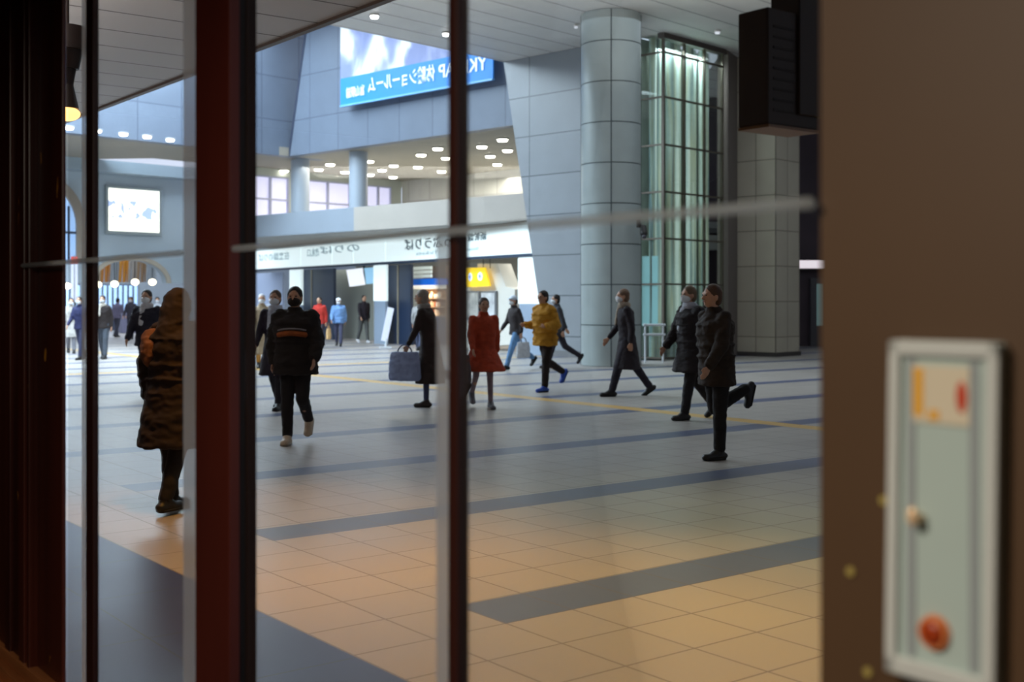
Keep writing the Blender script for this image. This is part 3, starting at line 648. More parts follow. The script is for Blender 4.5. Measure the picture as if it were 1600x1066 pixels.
# big arched window at the edge
acx, acz = T.at(58, 350); arr = abs(T.at(130)-acx); zb = T.at(110, 408)[1]
aw = T.host('window_1', acx, -0.1, kind='structure')
outer = [(-arr, zb)]+[(x, z) for x, z in arc(0, acz, arr, arr*1.05, PI, 0)]+[(arr, zb)]
ri = arr*0.80; inner = [(-ri, zb)]+arc(0, acz, ri, ri*1.05, PI, 0)+[(ri, zb)]
bm = bmesh.new(); add_prism(bm, outer+inner[::-1], -0.1, 0.1); link('window_frame', bm, mat('arch_stone', (150, 140, 128), 0.5), aw)
bm = bmesh.new(); add_prism(bm, inner, 0.0, 0.04); link('pane', bm, mat('arch_glow', (150, 185, 232), 0.4, emit=0.8), aw)
bm = bmesh.new()
for x in (-ri*0.4, ri*0.4, ri*0.8): add_box(bm, (x-0.03, -0.06, zb), (x+0.03, 0.0, acz+ri*0.5))
add_box(bm, (-ri, -0.06, acz-0.3), (ri, 0.0, acz-0.22)); link('glazing_bar', bm, mat('bar_dark', (52, 60, 80), 0.5), aw)
# poster strip under
st = T.host('hanging_banner', T.at(108), -0.4, 'narrow white hanging banner with a red top at the far left edge', 'banner')
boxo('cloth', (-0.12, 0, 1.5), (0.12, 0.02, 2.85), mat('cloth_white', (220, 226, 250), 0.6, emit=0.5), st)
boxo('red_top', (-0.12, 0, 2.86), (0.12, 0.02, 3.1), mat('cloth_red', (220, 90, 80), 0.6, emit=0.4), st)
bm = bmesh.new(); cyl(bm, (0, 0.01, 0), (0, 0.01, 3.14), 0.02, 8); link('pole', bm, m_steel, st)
# gate hall
seg_wall('wall_far', (-30, 55), (-8.5, 68), 0, GZ, mat('far_wall', (140, 150, 160), 0.6), 0.3)
FW = Wall((-30, 55), math.degrees(math.atan2(21.5, 13)))
for i, x in enumerate((104, 112, 121, 155, 163, 171, 179, 187, 195, 203, 211)):
    h = FW.host('lit_door', FW.at(x), -0.15, ORD[i]+' glowing blue glass panel from the left behind the ticket gates', 'glass panel', 'glowing glass panels behind the ticket gates')
    boxo('pane', (-0.08, -0.02, 1.0), (0.08, 0.02, 2.3), mat('gate_blue_glow', (170, 205, 250), 0.4, emit=0.8), h); boxo('frame', (-0.10, 0.02, 0), (0.10, 0.08, 2.36), mat('gate_frame', (50, 58, 80), 0.5), h)
for i, x in enumerate((150, 163, 176, 189, 202, 215, 228, 241)):
    p = FW.world(FW.at(x), -5.5); g = empty('ticket_gate', p, FW.rz+PI/2, ORD[i]+' purple grey ticket gate from the left in the far hall', 'ticket gate', 'ticket gates in the far left hall')
    boxo('cabinet', (-0.6, -0.12, 0), (0.6, 0.12, 0.98), mat('gate_body', (104, 104, 128), 0.4), g, bevel=0.03)
    boxo('top', (-0.62, -0.13, 0.98), (0.62, 0.13, 1.04), m_steel, g)
for i, (x, y) in enumerate(((105,447),(153,445),(179,444),(211,441),(238,441))):
    p = px(x, y, 46.5); g = empty('globe_lamp', p, 0, ORD[i]+' glowing globe lamp from the left under the low arch', 'lamp', 'globe lamps under the low arch')
    bm = bmesh.new(); ellip(bm, (0, 0, 0), (0.15, 0.15, 0.13)); link('globe', bm, mat('globe_glow', (255, 244, 214), 0.4, emit=3.5), g)
    bm = bmesh.new(); cyl(bm, (0, 0, 0.1), (0, 0, GZ-p.z-0.02), 0.012, 8); link('cord', bm, m_black_plastic, g)
for i, x in enumerate((152, 166, 180, 194, 208, 222, 236)):
    p = px(x, 425, 49.5); bm = bmesh.new(); c_ = [(170, 150, 120), (186, 120, 50), (140, 146, 150), (196, 130, 40), (160, 150, 140), (150, 120, 90), (150, 156, 160)][i]
    cyl(bm, (-0.17, 0, 2.3), (-0.10, 0, 3.5), 0.06, 10); cyl(bm, (0.0, 0.02, 2.3), (0.02, 0.02, 3.5), 0.07, 10); cyl(bm, (0.15, 0, 2.3), (0.12, 0, 3.5), 0.06, 10); add_box(bm, (-0.24, -0.03, 3.45), (0.24, 0.03, 3.52))
    o = link('drape', bm, mat('drape_%d' % i, c_, 0.6), None, (p.x, p.y, 0), 0.4)
    tag(o, ['pale tan', 'ochre', 'grey', 'amber', 'stone', 'brown', 'cool grey'][i]+' pleated drape in the low arch at far left', 'drape')
bm = bmesh.new(); cyl(bm, (-16.8, 48.9, 3.54), (-13.9, 50.1, 3.54), 0.03, 8)

bm.free()
pr = empty('drape_rail', (0, 0, 0), 0, 'thin steel rail carrying the drapes under the low arch', 'rail')
bm = bmesh.new(); a = px(146, 425, 49.5); b_ = px(242, 425, 49.5); cyl(bm, (a.x, a.y, 3.55), (b_.x, b_.y, 3.55), 0.03, 8); link('rod', bm, m_steel, pr)
for q_ in (a, b_):
    bm = bmesh.new(); cyl(bm, (q_.x, q_.y, 3.55), (q_.x, q_.y, GZ), 0.015, 8); link('hanger', bm, m_steel, pr)

# soffit downlights
m_spot = mat('soffit_spot_glow', (250, 250, 255), 0.4, emit=7)
downlight_at(585, 22, SZ, 0.10, 'small bright downlight in the high soffit, above the banner\'s left part', None, m_spot)
downlight_at(697, 50, SZ, 0.09, 'small bright downlight in the high soffit beside the thin mullion', None, m_spot)
downlight_at(900, 38, SZ, 0.05, 'tiny dim downlight in the soffit left of the round column', None, mat('dim_spot', (190, 195, 205), 0.4, emit=0.8))
downlight_at(1121, 47, SZ, 0.07, 'tiny dim downlight in the soffit above the glass shaft', None, mat('dim_spot', (190, 195, 205), 0.4, emit=0.8))

# ------------------------------------------------------------------ near things: hanging loudspeaker and lantern
def rel(x, d):                              # pixel column and depth -> window-wall coordinates
    L = (x-800)/F*d; return L*cU + d*sU, -L*sU + d*cU
xw, yw = rel(1200, 4.5); bz = EYE+(HZ-193)/F*4.5
m_spk = mat('speaker_brown_black', (40, 26, 18), 0.6)
sp = empty('loudspeaker', WL(xw, yw, bz), AW, 'black boxy loudspeaker hanging from the canopy at the upper right', 'loudspeaker')
boxo('cabinet', (0, 0, 0), (0.30, 0.15, 0.445), m_spk, sp, bevel=0.006)
boxo('bracket', (0.17, -0.015, 0.05), (0.32, 0.13, 4.2-bz), m_spk, sp, bevel=0.004)
bm = bmesh.new()
for i in range(9): add_box(bm, (0.03, -0.002, 0.05+i*0.04), (0.15, 0.0, 0.06+i*0.04))
link('grille', bm, mat('grille_dark', (30, 20, 15), 0.7), sp)
boxo('lower_trim', (0.0, -0.004, -0.012), (0.30, 0.15, -0.001), mat('trim_brass', (110, 78, 48), 0.4), sp)
ld = 9.0; p = px(104, 182, ld)
ln = empty('lantern', p, AW, 'dark iron lantern with a warm glowing foot hanging beside the left jamb', 'lantern')
bm = bmesh.new(); ellip(bm, (0, 0, 0.02), (0.10, 0.10, 0.055)); link('glass_bowl', bm, mat('lantern_glow', (255, 190, 110), 0.4, emit=3.0), ln)
bm = bmesh.new(); cyl(bm, (0, 0, 0.06), (0, 0, 0.24), 0.09, 16, 0.05); cyl(bm, (0, 0, 0.24), (0, 0, 0.36), 0.05, 16, 0.07); cyl(bm, (0, 0, 0.36), (0, 0, 0.50), 0.09, 16, 0.12); cyl(bm, (0, 0, 0.50), (0, 0, 0.68), 0.15, 16, 0.14); link('iron_body', bm, mat('iron_dark', (34, 20, 18), 0.5), ln)
bm = bmesh.new(); cyl(bm, (0, 0, 0.66), (0, 0, 4.2-p.z), 0.02, 8); link('rod', bm, mat('iron_dark', (34, 20, 18), 0.5), ln)
spot('lantern_lamp', p+Vector((0, 0, -0.08)), 8, (1, 0.6, 0.3), 150)

# ------------------------------------------------------------------ the window wall we look through
A = 1.30
def yv(x):
    u = (x-800)/F; return A*(cU - u*sU)/(sU + u*cU)
win = empty('window_9', (0, 0, 0), AW, kind='structure')
def wbox(name, x0, x1, y0, y1, z0, z1, m, bevel=0.002): return boxo(name, (x0, min(y0, y1), z0), (x1, max(y0, y1), z1), m, win, bevel=bevel)
ZT = 3.0
# left jamb: stepped timber profile
bm = bmesh.new()
yj = yv(100)+0.17                           # room for the return towards the glass
add_box(bm, (A, yv(50), 0), (A+0.07, yv(-260), ZT)); add_box(bm, (A+0.02, yv(88), 0), (A+0.035, yv(50), ZT))
for k, (a, b_) in enumerate(((12, 20), (34, 42), (46, 50))): add_box(bm, (A-0.012, yv(b_), 0), (A+0.01, yv(a), ZT))
mj = mat('worn_jamb_paint', (74, 30, 20), 0.35, var=0.5, vscale=5, stretch=(1, 1, 0.08))
nt = mj.node_tree; b_ = nt.nodes['Principled BSDF']; old = b_.inputs['Base Color'].links[0].from_socket
n_ = nt.nodes.new('ShaderNodeTexNoise'); n_.inputs['Scale'].default_value = 9; n_.inputs['Detail'].default_value = 5
mp_ = nt.nodes.new('ShaderNodeMapping'); mp_.inputs['Scale'].default_value = (1, 1.6, 0.55); tc_ = nt.nodes.new('ShaderNodeTexCoord')
nt.links.new(tc_.outputs['Object'], mp_.inputs[0]); nt.links.new(mp_.outputs[0], n_.inputs['Vector'])
nt.links.new(mixc(nt, M(nt, 'GREATER_THAN', n_.outputs['Fac'], 0.70), old, (196, 132, 40)), b_.inputs['Base Color'])
link('left_jamb', bm, mj, win, bevel=0.004)
def cover(x0, x1, dep, name, m, x_off=0.0, edge=None):
    return wbox(name, A+x_off, A+x_off+dep, yv(x0), yv(x1), 0, ZT, m)
cover(134, 145, 0.02, 'thin_mullion', m_dark)
cover(127.5, 133, 0.004, 'edge_strip', m_strip)
cover(305, 358, 0.03, 'main_mullion', m_frame)
wbox('mullion_groove', A+0.03, A+0.05, yv(358)+0.006, yv(305), 0, ZT, m_black)
wbox('mullion_return', A+0.05, A+0.078, yv(358), yv(300), 0, ZT, mat('dark_return', (40, 20, 14), 0.5))
cover(286, 304, 0.004, 'edge_strip', m_strip)
cover(700, 714, 0.012, 'thin_mullion', m_dark)
wbox('thin_mullion', A+0.012, A+0.03, yv(713), yv(700), 0, ZT, mat('mullion_taupe', (70, 52, 40), 0.5))
wbox('edge_strip', A, A+0.004, yv(699.5), yv(682), 0, 1.58+0.108*A-0.004, m_strip, 0)
# right panel
wbox('right_panel', A, A+0.06, yv(1281), 0.2, 0, ZT, m_panel)
# transom rail, frosted glass edge, in front of the mullions
for a, b_, r in ((44, 294, 0.0085), (378, 1279, 0.0085)):
    bm = bmesh.new(); capsule(bm, (A-0.02, yv(a), 0), (A-0.02, yv(b_), 0), r, r, n=12)
    link('cross_rail', bm, m_rail, win, (0, 0, 1.58+0.099*A))
# panes
for a, b_ in ((101, 133), (146, 304), (380, 699), (716, 1281)):
    wbox('pane', A+0.006, A+0.012, yv(a)-0.0, yv(b_), 0.0, ZT, m_glass, 0)
# plinth and sill rail at the far left
sb = empty('trim_5', (0, 0, 0), AW, kind='structure')
bm = bmesh.new()
add_box(bm, (A-0.05, yv(112), 0), (A+0.0, yv(-300), 0.14)); add_box(bm, (A-0.10, yv(112), 0.0), (A-0.05, yv(-300), 0.10)); add_box(bm, (A-0.02, yv(108), 0.14), (A+0.03, yv(-300), 0.19))
link('threshold', bm, mat('threshold_brass', (190, 120, 72), 0.35, 0.3, var=0.3, vscale=6, stretch=(3, 0.2, 3)), sb, bevel=0.004)
# wall above, vestibule around the camera
V = empty('wall_vestibule', (0, 0, 0), AW, kind='structure')
boxo('header', (A, -5, ZT), (A+0.1, 60, 4.2), m_vest, V)
boxo('side_wall', (A, -5, 0), (A+0.1, 0.2, ZT), m_vest, V)
boxo('side_wall', (A, yv(-260), 0), (A+0.1, 60, ZT), m_vest, V)
boxo('rear_wall', (-4.1, -5, 0), (-4, 9, ZT), m_vest, V)
boxo('end_wall', (-4, -5.1, 0), (A+0.1, -5, ZT), m_vest, V)
boxo('end_wall', (-4, 9, 0), (A, 9.1, ZT), m_vest, V)
boxo('roof', (-4.1, -5.1, ZT), (A, 9.1, ZT+0.1), m_vest, V)
boxo('floor_vestibule', (-4, -5, 0.001), (A-0.1, 9, 0.01), mat('vestibule_floor', (60, 50, 46), 0.6), None, (0, 0, 0), AW)['kind'] = 'structure'
# call plate on the right panel
yl, yr = yv(1400), yv(1571); zt_, zb_ = 1.53, 1.115
pc_ = empty('call_plate', WL(A, (yl+yr)/2, zb_), AW, 'pale mint green rectangular call plate with red button on the brown panel', 'call plate')
wb_ = abs(yl-yr)/2; hb = zt_-zb_
bm = bmesh.new(); add_box(bm, (-0.018, -wb_, 0), (0, wb_, hb))
for v in bm.verts: v.co.y += (v.co.z/hb-1.0)*-0.0 + (v.co.z/hb)*-0.006
m_mint = mat('mint_enamel', (190, 208, 204), 0.4, var=0.03, vscale=4)
link('back_box', bm, m_mint, pc_, bevel=0.006)
bm = bmesh.new(); rw = 0.016
for (a0, a1, b0_, b1) in ((-wb_, -wb_+rw, 0, hb), (wb_-rw, wb_, 0, hb), (-wb_, wb_, 0, rw*1.4), (-wb_, wb_, hb-rw*1.2, hb)):
    add_box(bm, (-0.026, a0, b0_), (-0.017, a1, b1))
for v in bm.verts: v.co.y += (v.co.z/hb)*-0.006
link('raised_rim', bm, mat('rim_pale', (212, 216, 214), 0.35), pc_, bevel=0.003)
for s_ in (1, -1):
    boxo('channel', (-0.0195, s_*0.042-0.006-0.003, rw*1.6), (-0.018, s_*0.042+0.006-0.003, hb-rw*1.4), mat('channel_grey', (158, 166, 170), 0.5), pc_)
boxo('notice_label', (-0.0205, -0.040, hb-0.100), (-0.018, 0.036, hb-0.030), mat('label_paper', (226, 214, 190), 0.6), pc_)
boxo('yellow_mark', (-0.0212, 0.021, hb-0.092), (-0.0205, 0.035, hb-0.034), mat('label_yellow', (240, 178, 60), 0.6), pc_)
boxo('yellow_mark', (-0.0212, 0.000, hb-0.096), (-0.0205, 0.014, hb-0.084), mat('label_yellow', (240, 178, 60), 0.6), pc_)
bm = bmesh.new(); ellip(bm, (-0.0205, -0.030, hb-0.066), (0.001, 0.0075, 0.019)); link('red_mark', bm, mat('label_red', (206, 70, 40), 0.6), pc_)
bm = bmesh.new(); cyl(bm, (-0.018, 0.027, hb*0.475), (-0.034, 0.027, hb*0.475), 0.007, 20, 0.006); ellip(bm, (-0.034, 0.027, hb*0.475+0.004), (0.006, 0.008, 0.012)); link('key_switch', bm, mat('brass_knob', (250, 215, 175), 0.3, 0.2), pc_)
bm = bmesh.new(); cyl(bm, (-0.018, 0.006, 0.062), (-0.026, 0.006, 0.062), 0.021, 32, 0.019); link('button_collar', bm, mat('collar_orange', (228, 130, 70), 0.4), pc_)
bm = bmesh.new(); ellip(bm, (-0.026, 0.006, 0.062), (0.006, 0.015, 0.015)); link('red_button', bm, mat('button_red', (168, 62, 24), 0.3), pc_)
for i, (x_, y_) in enumerate(((1382, 782), (1330, 893), (1357, 1050))):  # small yellowish discs standing in for reflections on the panel
    u_ = (x_-800)/F; dd = A/(sU+u_*cU); z_ = EYE+(HZ-y_)/F*dd
    bm = bmesh.new(); cyl(bm, (0, 0, 0), (-0.003, 0, 0), 0.006, 16); tag(link('screw_cap', bm, mat('cap_brass', (178, 160, 90), 0.4), None, WL(A, yv(x_), z_), AW),
        ['small brass screw cap just left of the call plate\'s middle', 'small brass screw cap lower left of the call plate, middle of the three', 'lowest small brass screw cap beside the call plate'][i], 'screw cap')

# ------------------------------------------------------------------ people
DG = None
def solid(name, bm, m, parent, voxel, smooth=3, disp=0.0, dscale=0.12):
    bmesh.ops.recalc_face_normals(bm, faces=bm.faces)
    me = bpy.data.meshes.new('tmp'); bm.to_mesh(me); bm.free()
    t = bpy.data.objects.new('tmp', me); C.objects.link(t)
    r = t.modifiers.new('r', 'REMESH'); r.mode = 'VOXEL'; r.voxel_size = voxel; r.use_smooth_shade = True
    if smooth: s_ = t.modifiers.new('s', 'SMOOTH'); s_.factor = 0.5; s_.iterations = smooth
    out = bpy.data.meshes.new_from_object(t.evaluated_get(bpy.context.evaluated_depsgraph_get()))
    bpy.data.objects.remove(t); bpy.data.meshes.remove(me)
    if disp:
        sd = random.random()*50
        nn = [v.normal.copy() for v in out.vertices]
        for v, nv in zip(out.vertices, nn):
            p_ = v.co/dscale
            k = noise.noise(Vector((p_.x+sd, p_.y, p_.z*1.5))) + 0.5*noise.noise(Vector((p_.x*2.3, p_.y*2.3+sd, p_.z*4)))
            v.co += nv*k*disp
    out.name = name; out.materials.clear(); out.materials.append(m)
    for p_ in out.polygons: p_.use_smooth = True; p_.material_index = 0
    o = bpy.data.objects.new(name, out); C.objects.link(o); o.parent = parent; return o
m_skin = mat('skin', (196, 150, 122), 0.55); m_eye = mat('eye_dark', (30, 22, 20), 0.3); m_lip = mat('lips', (160, 96, 84), 0.5)
m_mask = mat('face_mask_white', (225, 230, 234), 0.7)
def cmat(c, r=0.85): return mat('cloth_%d_%d_%d' % c, c, r, var=0.18, vscale=14, bump=0.2)
def person(x, yf, H, head, label, top, legs, hair=(28, 22, 20), gait=(18, 6, -16, 28), arms=((-14, 18), (16, 22)), style='jacket', puff=0.0,
           shoe=(24, 22, 22), mask=True, lean=3, hairlen=0, hood=False, bare=None, scarf=None, cap=None, accents=None, hem=None, d=None, sway=0, flare=None, maskcol=None):
    d = d or EYE*F/(yf-HZ)
    near = d < 22
    vb, vc = (0.0095, 0.013) if near else (0.017, 0.02)
    root = empty('person', ((x-800)/F*d, d, 0), -math.radians(head), label, 'person')
    k = H/1.70
    thL, knL, thR, knR = [math.radians(g) for g in gait]
    lt, ls = 0.43, 0.41
    def leg(sg, th, kn):
        kp = Vector((0, lt*math.sin(th), -lt*math.cos(th))); sh = th-kn
        return kp, kp+Vector((0, ls*math.sin(sh), -ls*math.cos(sh))), sh
    LK, LA, shL = leg(-1, thL, knL); RK, RA, shR = leg(1, thR, knR)
    hz = max(-LA.z, -RA.z)+0.085
    P = lambda v: Vector(v)*k
    hipL, hipR = Vector((-0.085, 0, hz)), Vector((0.085, 0, hz))
    low = min(LA.z, RA.z)
    legs_ = [(hipL, hipL+LK, hipL+LA, shL, LA.z-low), (hipR, hipR+RK, hipR+RA, shR, RA.z-low)]
    ln_ = math.radians(lean); T3 = Matrix.Rotation(-ln_, 3, 'X')
    def up(v): return Vector((0, 0, hz)) + T3 @ Vector(v)
    sh_z = 0.47
    arms_ = []
    for sg, (a, e) in zip((-1, 1), arms):
        a, e = math.radians(a), math.radians(e); ab = 0.13+puff*2.2
        s_ = up((sg*0.175, 0, sh_z)); el = s_ + Vector((sg*math.sin(ab)*0.28, 0.28*math.sin(a), -0.28*math.cos(a)*math.cos(ab)))
        dfw = Vector((sg*0.02, math.sin(a+e), -math.cos(a+e))).normalized(); wr = el+dfw*0.24
        arms_.append((sg, s_, el, wr, dfw))
    hc = up((0, 0.02, 0.68))
    def foot(bm, an, sh, lift, g=0.0, sole=False):
        pitch = 0 if lift < 0.03 else min(1.3, max(0.0, -sh)*0.95)    # toe drops as the shank swings back
        f = Vector((0, math.cos(pitch), -math.sin(pitch))); dn = Vector((0, -math.sin(pitch), -math.cos(pitch)))
        heel = an - f*0.045 + dn*0.045; toe = an + f*0.15 + dn*0.055
        if sole:
            capsule(bm, P(heel+dn*0.026), P(toe+dn*0.018), (0.036+g)*k, (0.040+g)*k, 0.35, (1, 0, 0), 12)
        else:
            capsule(bm, P(heel), P(toe), (0.036+g)*k, (0.038+g)*k, 0.8, (1, 0, 0), 12); capsule(bm, P(an), P(an+f*0.07+dn*0.045), (0.040+g)*k, (0.035+g)*k)
    # body, one surface
    bm = bmesh.new()
    for hp, kn_, an, sh, lift in legs_:
        capsule(bm, P(hp), P(kn_), 0.066*k, 0.043*k); capsule(bm, P(kn_), P(an), 0.042*k, 0.032*k); foot(bm, an, sh, lift)
        mid = kn_.lerp(an, 0.3); ellip(bm, P(mid), (0.040*k, 0.042*k, 0.08*k))
    loft(bm, [(P(up((0, 0, z_))), w_*k, d_*k, T3) for z_, w_, d_ in ((-0.10, 0.10, 0.08), (-0.02, 0.155, 0.105), (0.10, 0.135, 0.09), (0.22, 0.135, 0.09), (0.36, 0.165, 0.105), (0.45, 0.165, 0.09), (0.50, 0.09, 0.065), (0.515, 0.05, 0.05))])
    capsule(bm, P(up((0, 0.0, 0.48))), P(up((0, 0.015, 0.60))), 0.058*k, 0.052*k)
    ellip(bm, P(hc), (0.074*k, 0.092*k, 0.105*k)); ellip(bm, P(hc+Vector((0, 0.03, -0.06))), (0.055*k, 0.055*k, 0.055*k))
    capsule(bm, P(hc+Vector((0, 0.085, 0.012))), P(hc+Vector((0, 0.105, -0.02))), 0.010*k, 0.016*k)
    for sg in (-1, 1):
        ellip(bm, P(hc+Vector((sg*0.076, -0.005, -0.01))), (0.010*k, 0.022*k, 0.032*k)); ellip(bm, P(hc+Vector((sg*0.033, 0.082, 0.028))), (0.022*k, 0.012*k, 0.008*k))
    for sg, s_, el, wr, dfw in arms_:
        capsule(bm, P(s_), P(el), 0.044*k, 0.035*k); capsule(bm, P(el), P(wr), 0.034*k, 0.026*k)
        pm = wr+dfw*0.05; capsule(bm, P(wr), P(pm+dfw*0.03), 0.026*k, 0.036*k, 0.5, (0, 1, 0))
        fr = max(0.0085, vb*0.95)
        for i in range(4):
            o_ = Vector((0, (i-1.5)*0.019, 0)); o_ = o_-dfw*o_.dot(dfw)
            b0_ = pm+dfw*0.03+o_; l1 = (0.034, 0.040, 0.038, 0.028)[i]; cu_ = Vector((-sg*0.35, 0, 0))
            m1 = b0_+(dfw+cu_*0.5).normalized()*l1; m2 = m1+(dfw+cu_*2.2).normalized()*l1*0.85
            capsule(bm, P(b0_), P(m1), fr*k, fr*k*0.95, n=8, hem=2); capsule(bm, P(m1), P(m2), fr*k*0.95, fr*k*0.8, n=8, hem=2)
        fw = Vector((0, 1, 0)); fw = (fw-dfw*fw.dot(dfw)).normalized()
        t0 = wr+dfw*0.03+fw*0.022; t1 = t0+(dfw+fw*0.9).normalized()*0.035; t2 = t1+(dfw+fw*0.2).normalized()*0.028
        capsule(bm, P(t0), P(t1), 0.011*k, 0.010*k, n=8, hem=2); capsule(bm, P(t1), P(t2), 0.010*k, 0.008*k, n=8, hem=2)
    solid('body', bm, m_skin, root, vb, 2)
    # eyes and mouth or mask
    for sg in (-1, 1):
        bm = bmesh.new(); ellip(bm, P(hc+Vector((sg*0.031, 0.086, 0.010))), (0.012*k, 0.008*k, 0.007*k), n=10, m=6); link('eye', bm, m_eye, root)
    if mask:
        bm = bmesh.new(); ellip(bm, P(hc+Vector((0, 0.045, -0.048))), (0.072*k, 0.072*k, 0.055*k)); ellip(bm, P(hc+Vector((0, 0.085, -0.035))), (0.045*k, 0.035*k, 0.04*k))
        for v in bm.verts: v.co.y = max(v.co.y, (hc.y+0.005)*k)
        solid('face_mask', bm, cmat(maskcol) if maskcol else m_mask, root, 0.012, 2)
    else:
        bm = bmesh.new(); ellip(bm, P(hc+Vector((0, 0.092, -0.052))), (0.024*k, 0.010*k, 0.007*k), n=10, m=6); link('lips', bm, m_lip, root)
    # hair
    mh = cmat(hair, 0.6); bm = bmesh.new(); ellip(bm, P(hc+Vector((0, -0.016, 0.026))), (0.085*k, 0.093*k, 0.098*k)); ellip(bm, P(hc+Vector((0, -0.035, -0.02))), (0.080*k, 0.072*k, 0.09*k))
    if hairlen: capsule(bm, P(hc+Vector((0, -0.045, -0.02))), P(hc+Vector((0, -0.07, -hairlen))), 0.08*k, 0.05*k, 0.6, (1, 0, 0))
    solid('hair', bm, mh, root, 0.012 if near else 0.02, 2, 0.004, 0.03)
    if cap:
        bm = bmesh.new(); ellip(bm, P(hc+Vector((0, -0.01, 0.05))), (0.092*k, 0.10*k, 0.075*k)); capsule(bm, P(hc+Vector((0, 0.06, 0.045))), P(hc+Vector((0, 0.13, 0.04))), 0.06*k, 0.055*k, 0.25, (1, 0, 0)); solid('cap', bm, cmat(cap), root, 0.013, 2)
    mt = cmat(top); pu = puff
    bm = bmesh.new(); hz_ = {'jacket': -0.10, 'coat': -0.42, 'long': -0.58}[style] if hem is None else hem
    S_ = [(0.0, 0.185, 0.135), (0.10, 0.170, 0.125), (0.22, 0.175, 0.128), (0.34, 0.195, 0.140), (0.43, 0.195, 0.125), (0.49, 0.13, 0.095), (0.53, 0.075, 0.072)]
    low_ = []
    nst = 5; fl = flare or (0.035 if style == 'jacket' else 0.075)
    for i in range(nst):
        t = 1-i/nst; low_.append((hz_*t, 0.185+fl*t*(1 if style != 'jacket' else 0.2), 0.135+fl*1.1*t*(1 if style != 'jacket' else 0.2)))
    sec = []
    for z_, w_, d_ in low_: sec.append((P(Vector((sway*z_, 0.0, hz+z_))), (w_+pu)*k, (d_+pu)*k, None))
    for z_, w_, d_ in S_: sec.append((P(up((0, 0, z_))), (w_+pu*(1 if z_ < 0.45 else 0.3))*k, (d_+pu*(1.1 if z_ < 0.45 else 0.3))*k, T3))
    loft(bm, sec, 24)
    if pu > 0.02:
        for z_ in (-0.02, 0.09, 0.20, 0.31, 0.40):
            c_ = up((0, 0, z_)); ellip(bm, P(c_), ((0.205+pu)*k, (0.15+pu)*k, 0.05*k), T3, 24, 6)
    for sg, s_, el, wr, dfw in arms_:
        capsule(bm, P(s_+Vector((-sg*0.01, 0, -0.01))), P(el), (0.066+pu*0.6)*k, (0.056+pu*0.6)*k); capsule(bm, P(el), P(wr-dfw*0.02), (0.056+pu*0.6)*k, (0.042+pu*0.4)*k)
    loft(bm, [(P(up((0, 0.0, 0.50))), 0.085*k, 0.08*k, T3), (P(up((0, 0.01, 0.58))), 0.078*k, 0.078*k, T3)], 16)
    if hood: ellip(bm, P(hc+Vector((0, -0.03, 0.0))), (0.112*k, 0.105*k, 0.135*k)); capsule(bm, P(hc+Vector((0, -0.05, -0.05))), P(up((0, -0.06, 0.46))), 0.11*k, 0.12*k)
    solid('jacket' if style == 'jacket' else 'coat', bm, mt, root, vc, 3, 0.010+pu*0.15, 0.11)
    if scarf:
        bm = bmesh.new(); loft(bm, [(P(up((0, 0.005, 0.49))), 0.10*k, 0.095*k, T3), (P(up((0, 0.01, 0.54))), 0.105*k, 0.105*k, T3), (P(up((0, 0.015, 0.585))), 0.085*k, 0.085*k, T3)], 18); capsule(bm, P(up((0.04, 0.10, 0.50))), P(up((0.05, 0.16, 0.25))), 0.045*k, 0.04*k, 0.5, (1, 0, 0)); solid('scarf', bm, cmat(scarf), root, vc, 2, 0.008, 0.06)
    # legs wear
    bm = bmesh.new(); tight = bare is not None
    for hp, kn_, an, sh, lift in legs_:
        g = 0.0 if not tight else -0.022
        capsule(bm, P(hp+Vector((0, 0, 0.02))), P(kn_), (0.098+g*0.5)*k, (0.074+g)*k); capsule(bm, P(kn_), P(an+(kn_-an).normalized()*0.02), (0.072+g)*k, (0.058+g*0.8)*k)
    ellip(bm, P(Vector((0, 0, hz+0.02))), (0.165*k, 0.12*k, 0.12*k))
    solid('tights' if tight else 'trousers', bm, cmat(bare if tight else legs), root, vc, 2, 0.0 if tight else 0.007, 0.08)
    for i, (hp, kn_, an, sh, lift) in enumerate(legs_):
        bm = bmesh.new(); foot(bm, an, sh, lift, 0.010); so = solid('shoe', bm, cmat(shoe, 0.5), root, 0.012 if near else 0.018, 2)
        bm = bmesh.new(); foot(bm, an, sh, lift, 0.012, True); link('sole', bm, mat('sole_light' if sum(shoe) > 300 else 'sole_dark', (190, 180, 170) if sum(shoe) > 300 else (20, 18, 18), 0.7), so)
    if accents:
        for nm, z_, hh, c_, fr_ in accents:       # bands across chest or back
            bm = bmesh.new(); loft(bm, [(P(up((0, fr_*0.012, z_))), (0.198+pu)*k, (0.145+pu*1.1)*k, T3), (P(up((0, fr_*0.012, z_+hh))), (0.200+pu)*k, (0.147+pu*1.1)*k, T3)], 24)
            for v in bm.verts:
                if abs(v.co.x) > 0.13*k or v.co.y*fr_ < 0: v.co.x *= 0.86; v.co.y *= 0.75
            link(nm, bm, cmat(c_), root)
    info = dict(root=root, k=k, up=lambda v: (root.matrix_basis @ P(up(v))), P=P, upl=up, arms=arms_, hz=hz, d=d, rz=root.rotation_euler[2], T3=T3)
    return info
def wpt(info, v):                           # local person point -> world
    return Matrix.Translation(info['root'].location) @ Matrix.Rotation(info['rz'], 4, 'Z') @ Vector(v)
